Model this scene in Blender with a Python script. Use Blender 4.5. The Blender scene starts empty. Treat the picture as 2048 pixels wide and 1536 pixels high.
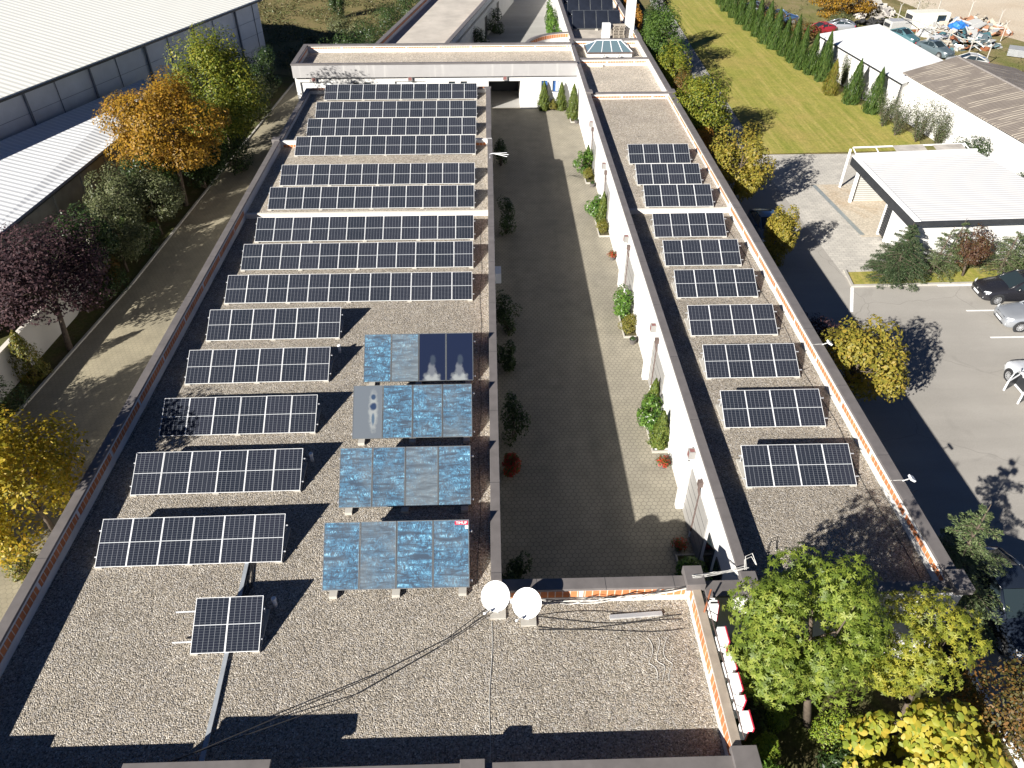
import bpy, math, random
import numpy as np
from mathutils import Matrix, Vector
C = bpy.context.scene
COL = C.collection
random.seed(7)
RNG = np.random.default_rng(11)
rad = math.radians

# ---------------------------------------------------------------- camera
F = 1500.0
yc = np.array([969. - 1024., 768. + 453., -F]); yc /= np.linalg.norm(yc)
zc = np.array([0., F, 1221.]); zc /= np.linalg.norm(zc)
zc = zc - yc * zc.dot(yc); zc /= np.linalg.norm(zc)
xc = np.cross(yc, zc)
cam = bpy.data.cameras.new('camera')
cam.sensor_fit = 'HORIZONTAL'; cam.sensor_width = 36; cam.lens = F / 2048 * 36
cam.clip_end = 2000; cam.clip_start = 0.5
camo = bpy.data.objects.new('camera', cam); COL.objects.link(camo)
M = Matrix((list(xc) + [0], list(yc) + [0], list(zc) + [0], [0, 0, 0, 1]))
M.translation = (0, 0, 24.1)
camo.matrix_world = M
C.camera = camo
# ---------------------------------------------------------------- light
ELEV = rad(26.6); AZ = 45.0     # light travels towards +x +y, shadow 2.0 m per metre of height
world = bpy.data.worlds.new('World'); C.world = world; world.use_nodes = True
nt = world.node_tree; bg = nt.nodes['Background']
sky = nt.nodes.new('ShaderNodeTexSky'); sky.sky_type = 'NISHITA'; sky.sun_disc = False
sky.sun_elevation = ELEV; sky.sun_rotation = rad(225); sky.altitude = 700
sky.air_density = 0.28; sky.dust_density = 0.1; sky.ozone_density = 5.0
nt.links.new(sky.outputs[0], bg.inputs[0]); bg.inputs[1].default_value = 0.05
sl = bpy.data.lights.new('sun', 'SUN'); sl.energy = 5.0; sl.angle = rad(0.53); sl.color = (1.0, 0.955, 0.88)
so = bpy.data.objects.new('sun', sl); COL.objects.link(so)
so.rotation_euler = Vector((1, 1, -math.tan(ELEV) * math.sqrt(2))).to_track_quat('-Z', 'Y').to_euler()
so.location = (-40, -40, 60)
C.view_settings.view_transform = 'Standard'; C.view_settings.look = 'None'
C.view_settings.gamma = 1; C.view_settings.exposure = 1.18

# ---------------------------------------------------------------- material helpers
class N:
    def __init__(s, name):
        s.m = bpy.data.materials.new(name); s.m.use_nodes = True
        s.t = s.m.node_tree; s.b = s.t.nodes['Principled BSDF']; s.out = s.t.nodes['Material Output']
    def n(s, typ, **kw):
        nd = s.t.nodes.new(typ)
        for k, v in kw.items():
            if k.startswith('i_'):
                key = k[2:]; key = int(key) if key.isdigit() else key.replace('_', ' ')
                nd.inputs[key].default_value = v
            else: setattr(nd, k, v)
        return nd
    def l(s, a, b): s.t.links.new(a, b)
    def coord(s, kind='Object', scale=(1, 1, 1), rot=(0, 0, 0)):
        tc = s.n('ShaderNodeTexCoord'); mp = s.n('ShaderNodeMapping')
        mp.inputs['Scale'].default_value = scale; mp.inputs['Rotation'].default_value = rot
        s.l(tc.outputs[kind], mp.inputs[0]); return mp.outputs[0]
    def noise(s, vec, scale, detail=3, rough=.55, dist=0):
        nd = s.n('ShaderNodeTexNoise'); s.l(vec, nd.inputs['Vector'])
        nd.inputs['Scale'].default_value = scale; nd.inputs['Detail'].default_value = detail
        nd.inputs['Roughness'].default_value = rough; nd.inputs['Distortion'].default_value = dist
        return nd.outputs['Fac']
    def ramp(s, fac, stops, interp='LINEAR'):
        r = s.n('ShaderNodeValToRGB'); r.color_ramp.interpolation = interp
        el = r.color_ramp.elements
        while len(el) < len(stops): el.new(0.5)
        for e, (p, c) in zip(el, stops):
            e.position = p; e.color = (c[0], c[1], c[2], 1) if len(c) == 3 else c
        s.l(fac, r.inputs[0]); return r.outputs[0]
    def math(s, op, a, b=None, c=None):
        nd = s.n('ShaderNodeMath', operation=op)
        for i, x in enumerate((a, b, c)):
            if x is None: continue
            if isinstance(x, (int, float)): nd.inputs[i].default_value = x
            else: s.l(x, nd.inputs[i])
        return nd.outputs[0]
    def mix(s, fac, a, b, mode='MIX'):
        nd = s.n('ShaderNodeMix', data_type='RGBA', blend_type=mode)
        for i, x in zip((0, 6, 7), (fac, a, b)):
            if isinstance(x, (int, float)): nd.inputs[i].default_value = x
            elif isinstance(x, tuple): nd.inputs[i].default_value = (x[0], x[1], x[2], 1)
            else: s.l(x, nd.inputs[i])
        return nd.outputs[2]
    def bump(s, h, strength=.4, dist=.02):
        nd = s.n('ShaderNodeBump'); nd.inputs['Strength'].default_value = strength; nd.inputs['Distance'].default_value = dist
        s.l(h, nd.inputs['Height']); s.l(nd.outputs[0], s.b.inputs['Normal'])
    def col(s, c):
        if isinstance(c, tuple): s.b.inputs['Base Color'].default_value = (c[0], c[1], c[2], 1)
        else: s.l(c, s.b.inputs['Base Color'])
    def set(s, rough=.6, metal=0, spec=.5):
        s.b.inputs['Roughness'].default_value = rough; s.b.inputs['Metallic'].default_value = metal
        s.b.inputs['Specular IOR Level'].default_value = spec
    def sep(s, vec):
        nd = s.n('ShaderNodeSeparateXYZ'); s.l(vec, nd.inputs[0]); return nd.outputs

def plain(name, c, rough=.6, metal=0, var=.15, scale=3.0, spec=.5, bump=0):
    m = N(name); v = m.coord('Object')
    f = m.noise(v, scale, 5, .65)
    lo = tuple(x * (1 - var) for x in c); hi = tuple(min(1, x * (1 + var)) for x in c)
    m.col(m.ramp(f, [(.3, lo), (.7, hi)])); m.set(rough, metal, spec)
    if bump: m.bump(m.noise(v, scale * 8, 4), bump, .01)
    return m.m

def mat_gravel(name, tint=1.0, warm=1.0):
    m = N(name); v = m.coord('Object')
    vo = m.n('ShaderNodeTexVoronoi'); m.l(v, vo.inputs['Vector']); vo.inputs['Scale'].default_value = 26
    wn = m.sep(vo.outputs['Color'])
    pal = m.ramp(wn[0], [(0, (.12, .11, .10)), (.15, (.22, .20, .17)), (.4, (.35, .315, .265)), (.65, (.45, .405, .335)), (.85, (.34, .33, .325)), (1, (.68, .645, .58))])
    big = m.ramp(m.noise(v, .35, 6, .7), [(.28, (.80, .79, .78)), (.72, (1.08, 1.07, 1.05))])
    c = m.mix(1.0, pal, big, 'MULTIPLY')
    moss = m.ramp(m.noise(v, .8, 6, .72, .5), [(.60, (0, 0, 0)), (.74, (.45, .45, .45))]); c = m.mix(moss, c, (.20, .185, .125))
    c = m.mix(1.0, c, m.ramp(m.noise(v, 3.5, 4, .7), [(.3, (.88, .88, .88)), (.7, (1.08, 1.08, 1.08))]), 'MULTIPLY')
    edge = m.ramp(vo.outputs['Distance'], [(.0, (1, 1, 1)), (.5, (.95, .95, .95)), (.85, (.55, .55, .55))])
    c = m.mix(.8, c, edge, 'MULTIPLY')
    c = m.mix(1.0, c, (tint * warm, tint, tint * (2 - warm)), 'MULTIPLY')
    m.col(c); m.set(.85, 0, .25)
    h = m.math('SUBTRACT', 1, vo.outputs['Distance']); m.bump(h, .9, .03)
    return m.m

def mat_hex(name, base, joint, size=.24, jw=.06, rot=0):
    m = N(name); v = m.coord('Object', (1 / size, 1 / size, 0), (0, 0, rot))
    vm = lambda op, a, b: (lambda nd: ([m.l(x, nd.inputs[i]) if not isinstance(x, tuple) else setattr(nd.inputs[i], 'default_value', x) for i, x in enumerate((a, b))], nd.outputs[0])[1])(m.n('ShaderNodeVectorMath', operation=op))
    r = (1.0, 1.7320508, 1.0); hf = (.5, .8660254, .5)
    def cell(p):
        nd = m.n('ShaderNodeVectorMath', operation='MODULO'); 
        p2 = vm('ADD', p, (4000.0, 4000 * 1.7320508, 0.0))
        m.l(p2, nd.inputs[0]); nd.inputs[1].default_value = r
        return vm('SUBTRACT', nd.outputs[0], hf)
    a = cell(v); b = cell(vm('SUBTRACT', v, hf))
    def ed(p):
        ab = m.n('ShaderNodeVectorMath', operation='ABSOLUTE'); m.l(p, ab.inputs[0]); s_ = m.sep(ab.outputs[0])
        q = m.math('ADD', m.math('MULTIPLY', s_[0], .5), m.math('MULTIPLY', s_[1], .8660254))
        return m.math('MAXIMUM', s_[0], q)
    e = m.math('MINIMUM', ed(a), ed(b))
    jt = m.ramp(e, [(.5 - jw * 1.6, (1, 1, 1)), (.5 - jw * .5, (0, 0, 0))])
    w = m.coord('Object')
    f = m.noise(w, 1.1, 6, .65); g = m.noise(w, .16, 4, .6)
    c = m.ramp(f, [(.25, tuple(x * .78 for x in base)), (.75, tuple(x * 1.15 for x in base))])
    c = m.mix(1, c, m.ramp(g, [(.3, (.82, .82, .83)), (.7, (1.08, 1.07, 1.03))]), 'MULTIPLY')
    c = m.mix(jt, joint, c)
    st = m.coord('Object', (.55, .06, 1)); c = m.mix(1, c, m.ramp(m.noise(st, 1.1, 5, .6), [(.3, (.84, .845, .86)), (.7, (1.1, 1.09, 1.08))]), 'MULTIPLY')
    wd = m.ramp(m.noise(w, .9, 7, .75, .8), [(.62, (0, 0, 0)), (.75, (.4, .4, .4))]); c = m.mix(wd, c, (base[0] * .62, base[1] * .66, base[2] * .55))
    m.col(c); m.set(.8, 0, .3); m.bump(jt, .35, .01)
    return m.m

def mat_brick(name, c1, c2, mortar, scale=1.0, bw=.5, rh=.25, ms=.03, rot=(0, 0, 0), vec='Object'):
    m = N(name); v = m.coord(vec, (scale,) * 3, rot)
    b = m.n('ShaderNodeTexBrick'); m.l(v, b.inputs['Vector'])
    for k, x in (('Color1', c1), ('Color2', c2), ('Mortar', mortar)): b.inputs[k].default_value = (*x, 1)
    b.inputs['Scale'].default_value = 1; b.inputs['Brick Width'].default_value = bw; b.inputs['Row Height'].default_value = rh
    b.inputs['Mortar Size'].default_value = ms
    w = m.coord('Object')
    c = m.mix(1, b.outputs['Color'], m.ramp(m.noise(w, .8, 6, .65), [(.25, (.78, .78, .78)), (.75, (1.1, 1.09, 1.07))]), 'MULTIPLY')
    m.col(c); m.set(.85, 0, .25); return m.m

def mat_corr(name, c, axis=(1, 0, 0), period=.3, rough=.45, metal=.0, dirt=.12, con=.62, bs=.6):
    """trapezoid / corrugated sheet: ribs across `axis`"""
    m = N(name); v = m.coord('Object')
    d = m.n('ShaderNodeVectorMath', operation='DOT_PRODUCT'); m.l(v, d.inputs[0]); d.inputs[1].default_value = axis
    s_ = m.math('SINE', m.math('MULTIPLY', d.outputs['Value'], 2 * math.pi / period))
    f = m.noise(v, .5, 5, .7)
    cc = m.ramp(f, [(.3, tuple(x * (1 - dirt) for x in c)), (.7, c)])
    cc = m.mix(m.ramp(s_, [(.0, (0, 0, 0)), (.6, (1, 1, 1))]), m.mix(1, cc, (con, con * 1.01, con * 1.04), 'MULTIPLY'), cc)
    m.col(cc); m.set(rough, metal); m.bump(s_, bs, period * .12); return m.m

def mat_leaf(name, stops, trans=.45, rough=.5):
    m = N(name)
    g = m.n('ShaderNodeNewGeometry'); oi = m.coord('Object')
    f = m.math('ADD', m.math('MULTIPLY', g.outputs['Random Per Island'], .62), m.math('MULTIPLY', m.noise(oi, .7, 3), .38))
    c = m.ramp(f, [(.12 + .76 * i / (len(stops) - 1), s_) for i, s_ in enumerate(stops)])
    m.col(c); m.set(rough, 0, .35)
    tr = m.n('ShaderNodeBsdfTranslucent'); m.l(c, tr.inputs[0])
    mx = m.n('ShaderNodeMixShader'); mx.inputs[0].default_value = trans
    m.l(m.b.outputs[0], mx.inputs[1]); m.l(tr.outputs[0], mx.inputs[2]); m.l(mx.outputs[0], m.out.inputs[0])
    return m.m

def mat_pv():
    m = N('solar_cells'); v = m.coord('Object'); s_ = m.sep(v)
    def grid(x, period, off, half):
        t = m.math('FRACT', m.math('DIVIDE', m.math('SUBTRACT', x, off), period))
        return m.math('GREATER_THAN', m.math('ABSOLUTE', m.math('SUBTRACT', t, .5)), .5 - half / period)
    gx = grid(s_[0], .1665, .0155, .0055)
    gy = grid(s_[1], .0785, .036, .0034)
    mid = m.math('LESS_THAN', m.math('ABSOLUTE', m.math('SUBTRACT', s_[1], .825)), .011)
    oi = m.n('ShaderNodeObjectInfo')
    base = m.ramp(oi.outputs['Random'], [(0, (.010, .013, .022)), (1, (.017, .019, .030))])
    wv = m.coord('Object'); 
    base = m.mix(m.math('MULTIPLY', m.noise(wv, 2.2, 4), .25), base, (.03, .035, .045))
    c = m.mix(gy, base, (.10, .11, .125)); c = m.mix(gx, c, (.17, .18, .20)); c = m.mix(mid, c, (.50, .52, .54))
    m.col(c); m.set(.16, 0, .3); return m.m

def mat_collector():
    m = N('collector_glass'); v = m.coord('Object'); oi = m.n('ShaderNodeObjectInfo')
    sh = m.n('ShaderNodeVectorMath', operation='ADD'); m.l(v, sh.inputs[0])
    rr = m.n('ShaderNodeCombineXYZ'); m.l(m.math('MULTIPLY', oi.outputs['Random'], 37.), rr.inputs[0]); m.l(m.math('MULTIPLY', oi.outputs['Random'], 91.), rr.inputs[1]); m.l(m.math('MULTIPLY', oi.outputs['Random'], 13.), rr.inputs[2])
    m.l(rr.outputs[0], sh.inputs[1])
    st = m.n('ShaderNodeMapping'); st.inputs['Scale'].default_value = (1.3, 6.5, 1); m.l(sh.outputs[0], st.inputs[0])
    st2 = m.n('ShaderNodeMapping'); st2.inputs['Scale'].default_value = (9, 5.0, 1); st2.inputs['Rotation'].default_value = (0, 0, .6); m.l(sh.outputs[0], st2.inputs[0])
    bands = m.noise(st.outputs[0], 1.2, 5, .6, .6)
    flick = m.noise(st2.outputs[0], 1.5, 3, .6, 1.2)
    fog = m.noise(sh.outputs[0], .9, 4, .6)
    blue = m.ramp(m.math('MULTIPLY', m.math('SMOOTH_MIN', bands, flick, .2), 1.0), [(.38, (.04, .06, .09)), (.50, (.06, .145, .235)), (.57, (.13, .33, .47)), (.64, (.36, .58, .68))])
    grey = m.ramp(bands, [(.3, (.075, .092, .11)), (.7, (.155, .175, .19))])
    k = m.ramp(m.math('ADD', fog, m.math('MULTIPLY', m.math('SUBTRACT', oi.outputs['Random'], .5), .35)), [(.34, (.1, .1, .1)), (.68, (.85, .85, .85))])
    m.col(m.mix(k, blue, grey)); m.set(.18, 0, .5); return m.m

def mat_plaster(name='white_plaster', c=(.63, .622, .605)):
    m = N(name); v = m.coord('Object'); s_ = m.sep(v)
    f = m.noise(v, .6, 6, .7)
    st = m.coord('Object', (2.2, 2.2, .12)); g = m.noise(st, 1.2, 5, .6)
    cc = m.ramp(f, [(.3, tuple(x * .9 for x in c)), (.65, c)])
    cc = m.mix(m.ramp(g, [(.55, (0, 0, 0)), (.85, (.55, .55, .55))]), cc, (.6, .585, .55))
    m.col(cc); m.set(.85, 0, .2); m.bump(m.noise(v, 30, 3), .15, .004); return m.m

def mat_asphalt(name, c):
    m = N(name); v = m.coord('Object')
    f = m.noise(v, .12, 6, .62); g = m.noise(v, 25, 3, .7); st = m.coord('Object', (.15, 1.2, 1), (0, 0, .5)); h = m.noise(st, .7, 4, .6)
    cc = m.ramp(f, [(.3, tuple(x * .86 for x in c)), (.7, tuple(x * 1.08 for x in c))])
    cc = m.mix(1, cc, m.ramp(h, [(.3, (.92, .92, .92)), (.7, (1.05, 1.05, 1.05))]), 'MULTIPLY')
    cc = m.mix(1, cc, m.ramp(g, [(.3, (.82, .82, .82)), (.7, (1.1, 1.1, 1.1))]), 'MULTIPLY')
    sp = m.ramp(m.noise(v, .45, 3, .5, 1.5), [(.66, (0, 0, 0)), (.74, (.35, .35, .35))]); cc = m.mix(sp, cc, tuple(x * .6 for x in c))
    vo = m.n('ShaderNodeTexVoronoi', feature='DISTANCE_TO_EDGE'); wv = m.n('ShaderNodeVectorMath', operation='ADD'); nz = m.n('ShaderNodeTexNoise'); m.l(v, nz.inputs['Vector']); nz.inputs['Scale'].default_value = .6; m.l(v, wv.inputs[0]); m.l(nz.outputs['Color'], wv.inputs[1]); m.l(wv.outputs[0], vo.inputs['Vector']); vo.inputs['Scale'].default_value = .16
    cr = m.ramp(vo.outputs['Distance'], [(.0015, (.5, .5, .5)), (.004, (0, 0, 0))]); cc = m.mix(cr, cc, tuple(x * .45 for x in c))
    m.col(cc); m.set(.9, 0, .2); m.bump(g, .25, .006); return m.m

def mat_lawn():
    m = N('mown_grass'); v = m.coord('Object')
    # mowing lines run along a diagonal of the lawn
    st = m.coord('Object', (1.6, .045, 1), (0, 0, rad(-17))); h = m.noise(st, 1.5, 4, .65)
    st2 = m.coord('Object', (.42, .03, 1), (0, 0, rad(-14))); h2 = m.noise(st2, 1.2, 2, .5)
    big = m.noise(v, .22, 5, .6); fine = m.noise(v, 5, 6, .75)
    c = m.ramp(h, [(.3, (.20, .225, .045)), (.5, (.31, .29, .085)), (.72, (.45, .37, .155))])
    c = m.mix(m.ramp(h2, [(.35, (0, 0, 0)), (.7, (.7, .7, .7))]), c, (.25, .26, .06))
    c = m.mix(m.ramp(big, [(.45, (0, 0, 0)), (.75, (.6, .6, .6))]), c, (.38, .28, .12))
    c = m.mix(1, c, m.ramp(fine, [(.25, (.55, .58, .5)), (.75, (1.3, 1.25, 1.15))]), 'MULTIPLY')
    c = m.mix(1, c, m.ramp(m.noise(v, 1.1, 6, .75, .6), [(.3, (.78, .84, .72)), (.7, (1.16, 1.1, 1.08))]), 'MULTIPLY')
    m.col(c); m.set(.9, 0, .15); m.bump(fine, .6, .04); return m.m

def mat_earth(name, stops, scale=.35):
    m = N(name); v = m.coord('Object')
    f = m.noise(v, scale, 8, .68, .4); g = m.noise(v, 6, 5, .7)
    c = m.ramp(f, [(.25 + .5 * i / (len(stops) - 1), s_) for i, s_ in enumerate(stops)])
    c = m.mix(1, c, m.ramp(g, [(.25, (.55, .55, .55)), (.75, (1.25, 1.25, 1.25))]), 'MULTIPLY')
    m.col(c); m.set(.95, 0, .1); m.bump(g, .7, .06); return m.m

def mat_glass(name, c=(.02, .03, .035), rough=.05):
    m = N(name); m.col(c); m.set(rough, 0, .6); return m.m

def mat_paint(name, c, rough=.25, metal=0):
    m = N(name); v = m.coord('Object'); f = m.noise(v, 3, 5, .6)
    m.col(m.ramp(f, [(.3, tuple(x * .93 for x in c)), (.7, c)])); m.set(rough, metal, .5)
    m.b.inputs['Coat Weight'].default_value = .7; m.b.inputs['Coat Roughness'].default_value = .06; return m.m

G1 = mat_gravel('roof_gravel', 1.0, 1.02)
G2 = mat_gravel('hazy_pale_roof_gravel', 1.6, 1.03); G3 = mat_gravel('hazy_mid_roof_gravel', 1.22, 1.03)  # same gravel for farther roofs, distance haze brightening put into the tint
PLASTER = mat_plaster(); GREYBAND = mat_plaster('grey_render', (.355, .345, .34))
CREAM = mat_plaster('cream_render', (.66, .62, .55))
FLASH = plain('pale_flashing', (.62, .605, .57), .7, 0, .14, 1.2)
COPE = plain('brown_grey_coping', (.165, .15, .145), .5, .15, .16, 1.5)
BRICK = mat_brick('orange_brick', (.60, .22, .09), (.48, .17, .07), (.62, .52, .42), 1, .24, 60, .018)
BRICKY = mat_brick('orange_brick_y', (.60, .22, .09), (.48, .17, .07), (.62, .52, .42), 1, .24, 60, .018, (0, 0, rad(90)))
WHITE = plain('white_paint', (.8, .8, .79), .5, 0, .05)
DARK = plain('dark_trim', (.03, .032, .036), .5, 0, .2)
DOORG = plain('grey_door', (.27, .262, .25), .5, 0, .08, 1)
BROWNPIPE = plain('brown_metal', (.13, .095, .085), .45, .2, .2)
ALU = plain('aluminium', (.72, .73, .75), .35, .6, .06)
PALEALU = plain('pale_aluminium', (.78, .79, .8), .45, .1, .04)
PVM = mat_pv(); COLL = mat_collector()
NAVY = plain('dark_collector', (.014, .017, .026), .3, 0, .3, 1)
GLASS = mat_glass('window_glass'); SKYG = mat_glass('skylight_glass', (.10, .15, .175), .06)
BLUEG = plain('blue_blind', (.04, .11, .30), .4, 0, .3, 4)
CONC = plain('concrete', (.40, .38, .34), .85, 0, .18, 1.5, .3, .2)
DCONC = plain('weathered_concrete', (.34, .31, .265), .9, 0, .28, .8, .3, .2)
RUST = plain('rusty_steel', (.28, .10, .045), .8, .2, .3, 6)
WOOD = plain('grey_wood', (.33, .29, .24), .85, 0, .25, 5)
TERRA = plain('dark_pot', (.11, .10, .095), .6, 0, .2)
REDSIGN = plain('faded_red', (.20, .085, .08), .6, 0, .15)
RED = plain('red_plastic', (.5, .02, .05), .4, 0, .1)
BARK = plain('bark', (.10, .078, .06), .95, 0, .35, 7, .2, .5)
RUBBER = plain('rubber', (.018, .018, .019), .8, 0, .2)
RIM = plain('wheel_rim', (.55, .56, .58), .3, .6, .1)
PLATE = plain('plate_white', (.82, .82, .82), .4, 0, .02)
LAMP = plain('lamp_glass', (.7, .72, .74), .12, 0, .1)
TREAD = plain('cable_black', (.02, .02, .022), .6)

# ---------------------------------------------------------------- mesh helpers
class MB:
    def __init__(s): s.v = []; s.f = []; s.mi = []
    def add(s, vs, fs, mi=0, T=None):
        o = len(s.v)
        s.v += [tuple(T @ Vector(p)) for p in vs] if T is not None else [tuple(p) for p in vs]
        s.f += [tuple(i + o for i in f) for f in fs]; s.mi += [mi] * len(fs); return s
    def box(s, x0, x1, y0, y1, z0, z1, mi=0, T=None):
        vs = [(x0, y0, z0), (x1, y0, z0), (x1, y1, z0), (x0, y1, z0), (x0, y0, z1), (x1, y0, z1), (x1, y1, z1), (x0, y1, z1)]
        return s.add(vs, [(3, 2, 1, 0), (4, 5, 6, 7), (0, 1, 5, 4), (1, 2, 6, 5), (2, 3, 7, 6), (3, 0, 4, 7)], mi, T)
    def prism(s, pts, z0, z1, mi=0, T=None):
        n = len(pts)
        a = sum(pts[i][0] * pts[(i + 1) % n][1] - pts[(i + 1) % n][0] * pts[i][1] for i in range(n))
        if a < 0: pts = pts[::-1]
        g0 = (lambda p: z0) if not callable(z0) else z0; g1 = (lambda p: z1) if not callable(z1) else z1
        vs = [(p[0], p[1], g0(p)) for p in pts] + [(p[0], p[1], g1(p)) for p in pts]
        fs = [tuple(range(n))[::-1], tuple(range(n, 2 * n))] + [(i, (i + 1) % n, n + (i + 1) % n, n + i) for i in range(n)]
        return s.add(vs, fs, mi, T)
    def tube(s, pts, r, n=6, mi=0, cap=True):
        pts = [Vector(p) for p in pts]; rs = r if isinstance(r, (list, tuple)) else [r] * len(pts); o = len(s.v)
        for i, p in enumerate(pts):
            d = (pts[min(i + 1, len(pts) - 1)] - pts[max(i - 1, 0)]).normalized()
            u = d.cross(Vector((0, 0, 1)) if abs(d.z) < .9 else Vector((1, 0, 0))).normalized(); w = d.cross(u)
            for k in range(n):
                a = 2 * math.pi * k / n; s.v.append(tuple(p + (u * math.cos(a) + w * math.sin(a)) * rs[i]))
        for i in range(len(pts) - 1):
            for k in range(n):
                s.f.append((o + i * n + k, o + i * n + (k + 1) % n, o + (i + 1) * n + (k + 1) % n, o + (i + 1) * n + k)); s.mi.append(mi)
        if cap:
            s.f.append(tuple(o + k for k in range(n))[::-1]); s.mi.append(mi)
            e = o + (len(pts) - 1) * n; s.f.append(tuple(e + k for k in range(n))); s.mi.append(mi)
        return s
    def lathe(s, prof, n=20, mi=0, T=None):
        vs = []; fs = []
        for r, z in prof:
            for k in range(n): a = 2 * math.pi * k / n; vs.append((r * math.cos(a), r * math.sin(a), z))
        for i in range(len(prof) - 1):
            for k in range(n): fs.append((i * n + k, i * n + (k + 1) % n, (i + 1) * n + (k + 1) % n, (i + 1) * n + k))
        fs.append(tuple(range(n))[::-1]); e = (len(prof) - 1) * n; fs.append(tuple(e + k for k in range(n)))
        return s.add(vs, fs, mi, T)
    def build(s, name, mats, parent=None, smooth=False, bevel=0):
        me = bpy.data.meshes.new(name); me.from_pydata(s.v, [], s.f)
        for m in (mats if isinstance(mats, (list, tuple)) else [mats]): me.materials.append(m)
        me.polygons.foreach_set('material_index', s.mi)
        if smooth: me.polygons.foreach_set('use_smooth', [True] * len(s.f))
        me.update(); o = bpy.data.objects.new(name, me); COL.objects.link(o)
        if parent: o.parent = parent
        if bevel:
            b = o.modifiers.new('bevel', 'BEVEL'); b.width = bevel; b.segments = 2; b.limit_method = 'ANGLE'
        return o

def tag(o, label, cat, group=None):
    o['label'] = label; o['category'] = cat
    if group: o['group'] = group
    return o
def thing(name, label, cat, loc=(0, 0, 0), rz=0, group=None):
    o = bpy.data.objects.new(name, None); COL.objects.link(o); o.location = loc; o.rotation_euler = (0, 0, rz)
    o.empty_display_size = .3
    return tag(o, label, cat, group)
def struct(name, mb, m, kind='structure'):
    o = mb.build(name, m); o['kind'] = kind; return o
def kids(o): return [c for c in o.children]
def dup(o, parent=None, loc=None, rz=None, label=None, sc=None):
    c = o.copy(); COL.objects.link(c)
    if parent: c.parent = parent
    if loc is not None: c.location = loc
    if rz is not None: c.rotation_euler = (0, 0, rz)
    if sc is not None: c.scale = sc if isinstance(sc, tuple) else (sc,) * 3
    if label: c['label'] = label
    for ch in kids(o): dup(ch, c)
    return c
ORD = ['first', 'second', 'third', 'fourth', 'fifth', 'sixth', 'seventh', 'eighth', 'ninth', 'tenth', 'eleventh', 'twelfth', 'thirteenth', 'fourteenth', 'fifteenth', 'sixteenth', 'seventeenth', 'eighteenth']

# ================================================================ GROUND
def sheet(name, pts, z, m, kind='structure'):
    mb = MB(); mb.add([(p[0], p[1], z) for p in pts], [tuple(range(len(pts)))])
    return struct(name, mb, m, kind)
SOIL = mat_earth('garden_soil', [(.05, .045, .025), (.10, .085, .045), (.08, .09, .03), (.17, .13, .075)], .8)
MEADOW = mat_earth('dry_meadow', [(.085, .095, .032), (.15, .14, .058), (.20, .16, .075), (.11, .12, .04), (.26, .21, .115)], .3)
DIRT = mat_earth('pale_dirt', [(.40, .31, .20), (.56, .47, .36), (.62, .54, .43), (.30, .27, .11)], .07)
YARDG = mat_earth('yard_grass', [(.12, .15, .035), (.17, .17, .06), (.26, .21, .11), (.11, .13, .03)], .18)
HEXC = mat_hex('courtyard_pavers', (.30, .276, .222), (.13, .118, .092), .235, .04)
HEXL = mat_hex('lane_pavers', (.31, .278, .2), (.22, .195, .14), .24, .04)
PAVE = mat_brick('driveway_pavers', (.52, .495, .45), (.44, .42, .385), (.32, .30, .275), 1, .42, .24, .015, (0, 0, rad(4)))
ASPH = mat_asphalt('pale_asphalt', (.345, .325, .295))
PATH = mat_asphalt('path_concrete', (.36, .35, .33))
WASH = mat_earth('wash_bay_concrete', [(.48, .42, .335), (.55, .49, .40), (.44, .33, .22)], .25)
LAWN = mat_lawn()
sheet('ground', [(-260, -120), (320, -120), (320, 420), (-260, 420)], -.03, MEADOW)
sheet('courtyard_paving', [(-.1, 14.5), (7.9, 14.5), (7.9, 70.3), (-.1, 70.3)], .004, HEXC)
sheet('gate_passage_paving', [(-.3, 70.3), (2.9, 70.3), (2.9, 76), (-.3, 76)], .004, PATH)
sheet('rear_courtyard_paving', [(-4, 76), (8.2, 76), (8.2, 140), (6, 140)], .004, PATH)
LC = [(-24.6, 0), (-23.3, 26.4), (-21.9, 40), (-20.9, 58), (-19.6, 78)]
sheet('lane_paving', LC + [(-15, 78), (-15, 0)], .004, HEXL)
sheet('shrub_bed_soil', [(-29, 0), (-30, 40), (-24, 82)] + [(-19.5, 80)] + LC[::-1], -.004, SOIL)
mb = MB()
for (a, b) in zip(LC, LC[1:]):
    d = Vector((b[0] - a[0], b[1] - a[1], 0)).normalized(); n_ = Vector((-d.y, d.x, 0)) * .14
    mb.prism([(a[0], a[1]), (b[0], b[1]), (b[0] + n_.x, b[1] + n_.y), (a[0] + n_.x, a[1] + n_.y)], -.02, .09)
struct('lane_kerb', mb, CONC)
sheet('asphalt_lot', [(16.3, -10), (60, -10), (60, 38.3), (21.7, 38.3), (21.5, 47), (21.3, 57.8), (16.3, 57.8)], .004, ASPH)
sheet('tree_strip_soil', [(14.9, 13.8), (16.3, 13.8), (16.3, 57.8), (20.2, 57.8), (20.6, 115), (14.9, 115)], -.004, SOIL)
sheet('lawn_path', [(20.2, 57.8), (21.95, 57.8), (22.9, 87), (24.1, 115), (22.2, 115), (20.9, 87)], .004, PATH)
sheet('driveway_paving', [(21.7, 38.4), (26.0, 40.2), (26.0, 44.6), (24.8, 44.6), (24.2, 52.6), (26, 52.6), (40, 52.6), (40, 58.6), (21.3, 58.6), (21.5, 47)], .004, PAVE)
sheet('wash_bay_floor', [(24.7, 44.5), (34, 44.5), (34, 52.8), (24.1, 52.8)], .008, WASH)
sheet('lawn', [(21.95, 58.7), (35.5, 59.2), (36.5, 62), (34.6, 70.5), (31.4, 100), (31.4, 116), (24.2, 116), (22.9, 87)], .012, LAWN)
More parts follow.
